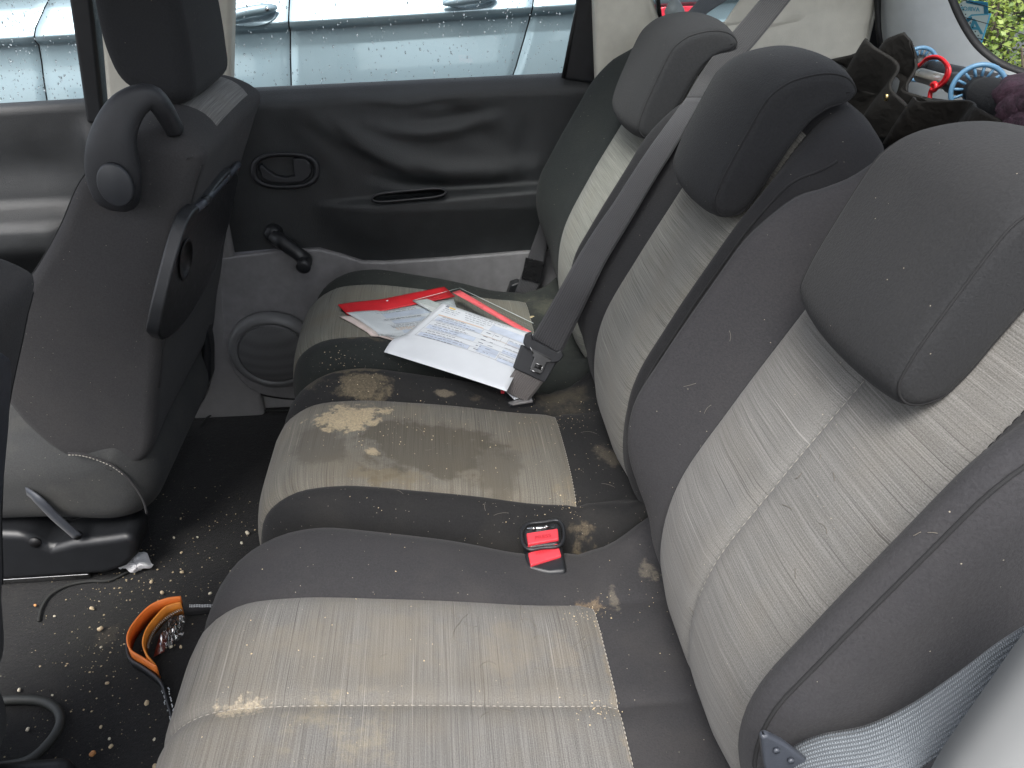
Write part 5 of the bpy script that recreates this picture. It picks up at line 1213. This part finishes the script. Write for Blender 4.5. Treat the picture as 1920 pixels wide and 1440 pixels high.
# crumbs, hairs and straw lying on the seats: cast down on the cushions
bpy.context.view_layer.update()
dgp = bpy.context.evaluated_depsgraph_get()
dm = MB(); hm = MB()
def drop(u, v):
    d = cF + cR * ((u - 960) / FPX) - cU * ((v - 720) / FPX)
    ok, loc, nn_, _, ob, _ = S.ray_cast(dgp, Vector((0, 0, CZ)), d.normalized())
    return (loc, nn_, ob) if ok else None
for cx, cy_, r_, n in ((700, 800, 70, 60), (1060, 950, 25, 40), (1110, 1150, 22, 45), (760, 790, 120, 60), (900, 950, 120, 30), (1130, 860, 60, 30), (680, 700, 60, 60), (1100, 760, 40, 25), (1000, 770, 40, 20), (640, 670, 20, 30), (600, 1240, 200, 40), (1240, 1120, 60, 25), (1130, 1330, 25, 40), (960, 800, 70, 30), (1060, 790, 20, 25)):
    for _ in range(n):
        h_ = drop(rr.gauss(cx, r_), rr.gauss(cy_, r_ * .5))
        if h_ and 'cushion' in h_[2].name and h_[1].z > .3: crumb(h_[0], rr.choice([.0005, .0007, .0009, .0013]) * rr.uniform(.6, 1.2))
tag(dm.build('seat_crumbs', M['crud'], smooth=False), 'tiny straw coloured crumbs caught in the seat seams', 'crumbs', kind='stuff')
for _ in range(44):
    cx, cy_ = rr.choice([(1000, 1250), (900, 1180), (1500, 900), (1650, 1000), (1450, 1050), (700, 1250), (1240, 1150), (820, 930), (1100, 850), (1350, 700)])
    u, v = rr.gauss(cx, 80), rr.gauss(cy_, 50); a = rr.uniform(0, 6.28); L_ = rr.uniform(8, 38); cv = rr.uniform(-.03, .03); pts = []
    for k in range(9):
        h_ = drop(u, v)
        if not h_ or not any(w in h_[2].name for w in ('cushion', 'backrest')): break
        if pts and (h_[0] - pts[-1]).length > .03: break
        pts.append(h_[0] + h_[1] * .0006); u += math.cos(a) * L_ / 8; v += math.sin(a) * L_ / 8; a += cv * L_ / 4
    if len(pts) > 4: hm.tube(pts, .00025, 4)
tag(hm.build('stray_hairs', plain('hair', (.13, .115, .095), .6), smooth=True), 'stray hairs clinging to the seat fabric', 'hairs', kind='stuff')

# ------------------------------------------------------------------ load behind the seats
def cloth(name, outline, x, mat, parent, dep=.05, seed=1, amp=.012, n=16):
    """a stiff folded leaf of cloth with its own thickness"""
    o_ = np.array(outline + [outline[0]], float); l_c = np.r_[0, np.cumsum(np.linalg.norm(np.diff(o_, axis=0), axis=1))]; o = np.stack([np.interp(np.linspace(0, l_c[-1], 96, endpoint=False), l_c, o_[:, k]) for k in (0, 1)], 1); cen = np.mean(o, 0); wz_ = vnoise(seed, 7); vs, fs = [], []
    for k in range(n + 1):
        r_ = k / n
        for i in range(96):
            q = cen + (o[i] - cen) * r_; p = A(q[0], q[1], x=x)
            p.x += amp * wz_(p.y * 34, p.z * 40) + dep * (p.z - .86) * 1.5 + .018 * math.sin((p.y + p.z * .6) * 55) * (1 - r_ * .3); vs.append(p)
    for k in range(n):
        for i in range(96): fs.append((k * 96 + i, (k + 1) * 96 + i, (k + 1) * 96 + (i + 1) % 96, k * 96 + (i + 1) % 96))
    return obj(name, vs, fs, mat, parent, solid=.004)
JK = NT('black_nylon'); _p = JK.pos(); JK.col(JK.mix(JK.noise(_p, 12, 4), (.005, .0045, .004), (.014, .0125, .011))); JK.set(Roughness=.7, Specular_IOR_Level=.25); JK.bump(JK.noise(_p, 60, 4), .004, .6); JK = JK.m
jk = empty('nylon_bag', tuple(A(1650, 190, x=.68)), 'crumpled black nylon bag with two pointed corners standing behind the seats', 'bag')
cloth('front_flap', [(1560, 112), (1590, 100), (1612, 95), (1633, 72), (1641, 79), (1652, 105), (1672, 150), (1686, 185), (1690, 200), (1680, 260), (1560, 260), (1575, 210), (1610, 170)], .66, JK, jk, seed=4)
cloth('rear_flap', [(1643, 92), (1696, 60), (1698, 75), (1694, 110), (1700, 130), (1712, 175), (1735, 190), (1738, 240), (1660, 240), (1672, 150)], .69, JK, jk, seed=6)
cloth('fallen_fold', [(1665, 230), (1700, 195), (1728, 182), (1742, 190), (1790, 188), (1815, 196), (1850, 205), (1870, 225), (1860, 270), (1665, 270)], .64, plain('brown_nylon', (.014, .012, .010), .65, spec=.25, bump=.003, bscale=70), jk, seed=9, amp=.02)
cloth('dark_lining', [(1560, 190), (1620, 200), (1690, 195), (1740, 215), (1740, 290), (1560, 290)], .70, M['seal'], jk, seed=2)
jz = A(1662, 183, x=.642); MB().box(jz, (.003, .004, .009)).build('zip_pull', plain('brass', (.6, .45, .2), .3, metal=1), jk)
tro = empty('folding_trolley', tuple(A(1800, 160, x=.80)), 'folded trolley with light blue ribbed wheels, black sleeves and a silver tube', 'trolley')
BL = plain('light_blue_plastic', (.11, .24, .38), .4, var=.06)
def wheel(u, v, x, r_, tilt, parent):
    c = A(u, v, x=x); ax = tilt.normalized(); b1 = ax.cross(Vector((0, 0, 1))).normalized(); b2 = ax.cross(b1).normalized()
    mb = MB(); mb.tube([c + (b1 * math.cos(a) + b2 * math.sin(a)) * r_ for a in np.linspace(0, 6.283, 41)[:-1]], .0034, 8, closed=True)
    for a in np.linspace(0, 6.283, 17)[:-1]:
        d_ = b1 * math.cos(a) + b2 * math.sin(a); mb.tube([c + d_ * r_ * .5 - ax * .003, c + d_ * r_], .0021, 6)
    w = mb.build('wheel', BL, parent)
    MB().tube([c + ax * .012, c + ax * .002, c - ax * .014, c - ax * .028], [r_ * .35, r_ * .55, r_ * .58, r_ * .40], 24).build('hub', M['seal'], w)
    return c
wheel(1724, 120, .83, .026, A(1780, 150, x=.72) - A(1724, 120, x=.83), tro); wheel(1834, 170, .74, .033, A(1886, 196, x=.64) - A(1832, 166, x=.74), tro)
MB().tube([A(1712, 122, x=.86), A(1760, 132, x=.85), A(1830, 148, x=.84), A(1890, 160, x=.83)], .0135, 14).build('black_sleeve', M['plastic_soft'], tro)
MB().tube([A(1726, 141, x=.80), A(1760, 151, x=.79), A(1800, 160, x=.785)], .011, 18).build('silver_tube', plain('brushed_tube', (.62, .58, .53), .3, metal=.9), tro)
MB().tube([A(1786, 155, x=.782), A(1812, 162, x=.775), A(1830, 166, x=.77)], .0155, 18).build('collar', M['plastic_black'], tro)
foam = NT('foam_grip'); _p = foam.pos(); foam.col(foam.mix(foam.noise(_p, 300, 3), (.006, .006, .007), (.02, .02, .022))); foam.set(Roughness=.95); foam.bump(foam.noise(_p, 400, 3), .002, .8)
MB().tube([A(1838, 172, x=.735), A(1850, 180, x=.725), A(1880, 196, x=.71), A(1898, 204, x=.70)], [.018, .024, .026, .022], 22).build('foam_grip', foam.m, tro)
rc_ = empty('red_cord', tuple(A(1750, 140, x=.74)), 'looped red cord with a knot hanging over the silver tube', 'cord')
mb = MB()
for off in (0, 5):
    mb.tube(cat([A(u, v + off * .4, x=.755 - .001 * off) for u, v in ((1694, 116), (1705, 124), (1722, 122), (1738, 112 - off), (1756, 109 - off), (1770, 116 - off), (1776 + off, 130), (1770 + off, 148), (1758 + off, 160), (1750, 166))], 50), .0024, 8)
mb.build('loop', M['red'], rc_)
MB().tube(cat([A(u, v, x=.752) for u, v in ((1752, 160), (1745, 172), (1743, 187))], 14), [.0034] * 14, 8).build('tail', M['red'], rc_)
kq = A(1751, 163, x=.751); MB().tube(cat([kq + Vector((0, .006 * math.cos(a), .005 * math.sin(a))) for a in np.linspace(0, 5.5, 9)], 20), .0036, 8).build('knot', M['red'], rc_)
kq = A(1702, 121, x=.757); MB().tube(cat([kq + Vector((0, .006 * math.cos(a), .004 * math.sin(a))) for a in np.linspace(0, 5.5, 9)], 20), .0032, 8).build('knot', M['red'], rc_)
FLE = NT('purple_fleece'); _p = FLE.pos(); FLE.col(FLE.mix(FLE.ramp(FLE.noise(_p, 90, 5), [(.35, 0), (.65, 1)]), (.060, .022, .040), (.17, .075, .115))); FLE.set(Roughness=1, Sheen_Weight=.08); FLE.bump(FLE.noise(_p, 220, 5, .7), .01, 1)
q0 = A(1872, 150, x=.69); fv, ff = [], []; wz = vnoise(31, 8)
nu, nv = 40, 36
for j in range(nv + 1):
    for i in range(nu + 1):
        th_ = j / nv; u = 1870 + 130 * i / nu; v = 150 - 8 * math.sin(i * .18) + 95 * th_
        p = A(u + 3 * wz(i * .5, j * .4), v, x=.66 + .03 * float(sm(.3, 0, th_))); p.x += .008 * wz(i * .35, j * .5, 2) + .005 * wz(i * 1.1, j * 1.3) + .05 * max(0, (.08 - th_)) * 8 + .05 * max(0, .07 - i / nu) * 8; fv.append(p)
flz = obj('fleece_blanket', fv, [(j * (nu + 1) + i, j * (nu + 1) + i + 1, (j + 1) * (nu + 1) + i + 1, (j + 1) * (nu + 1) + i) for j in range(nv) for i in range(nu)], FLE.m, solid=.012)
hv = MB()
for _ in range(2600):
    i = rr.randrange(len(fv)); p = fv[i] + Vector((rr.uniform(-.003, .0), rr.uniform(-.003, .003), rr.uniform(-.003, .003))); d_ = Vector((-.7 + rr.uniform(-.5, .5), rr.uniform(-.7, .7), rr.uniform(-.2, .9))).normalized() * rr.uniform(.004, .009); e = d_.orthogonal().normalized() * .0005
    hv.add([p - e, p + e, p + d_], [(0, 1, 2)])
o = hv.build('pile', FLE.m, flz, smooth=False); o['kind'] = 'stuff'
tag(flz, 'purple fluffy fleece folded on the load behind the nearest seat', 'blanket')
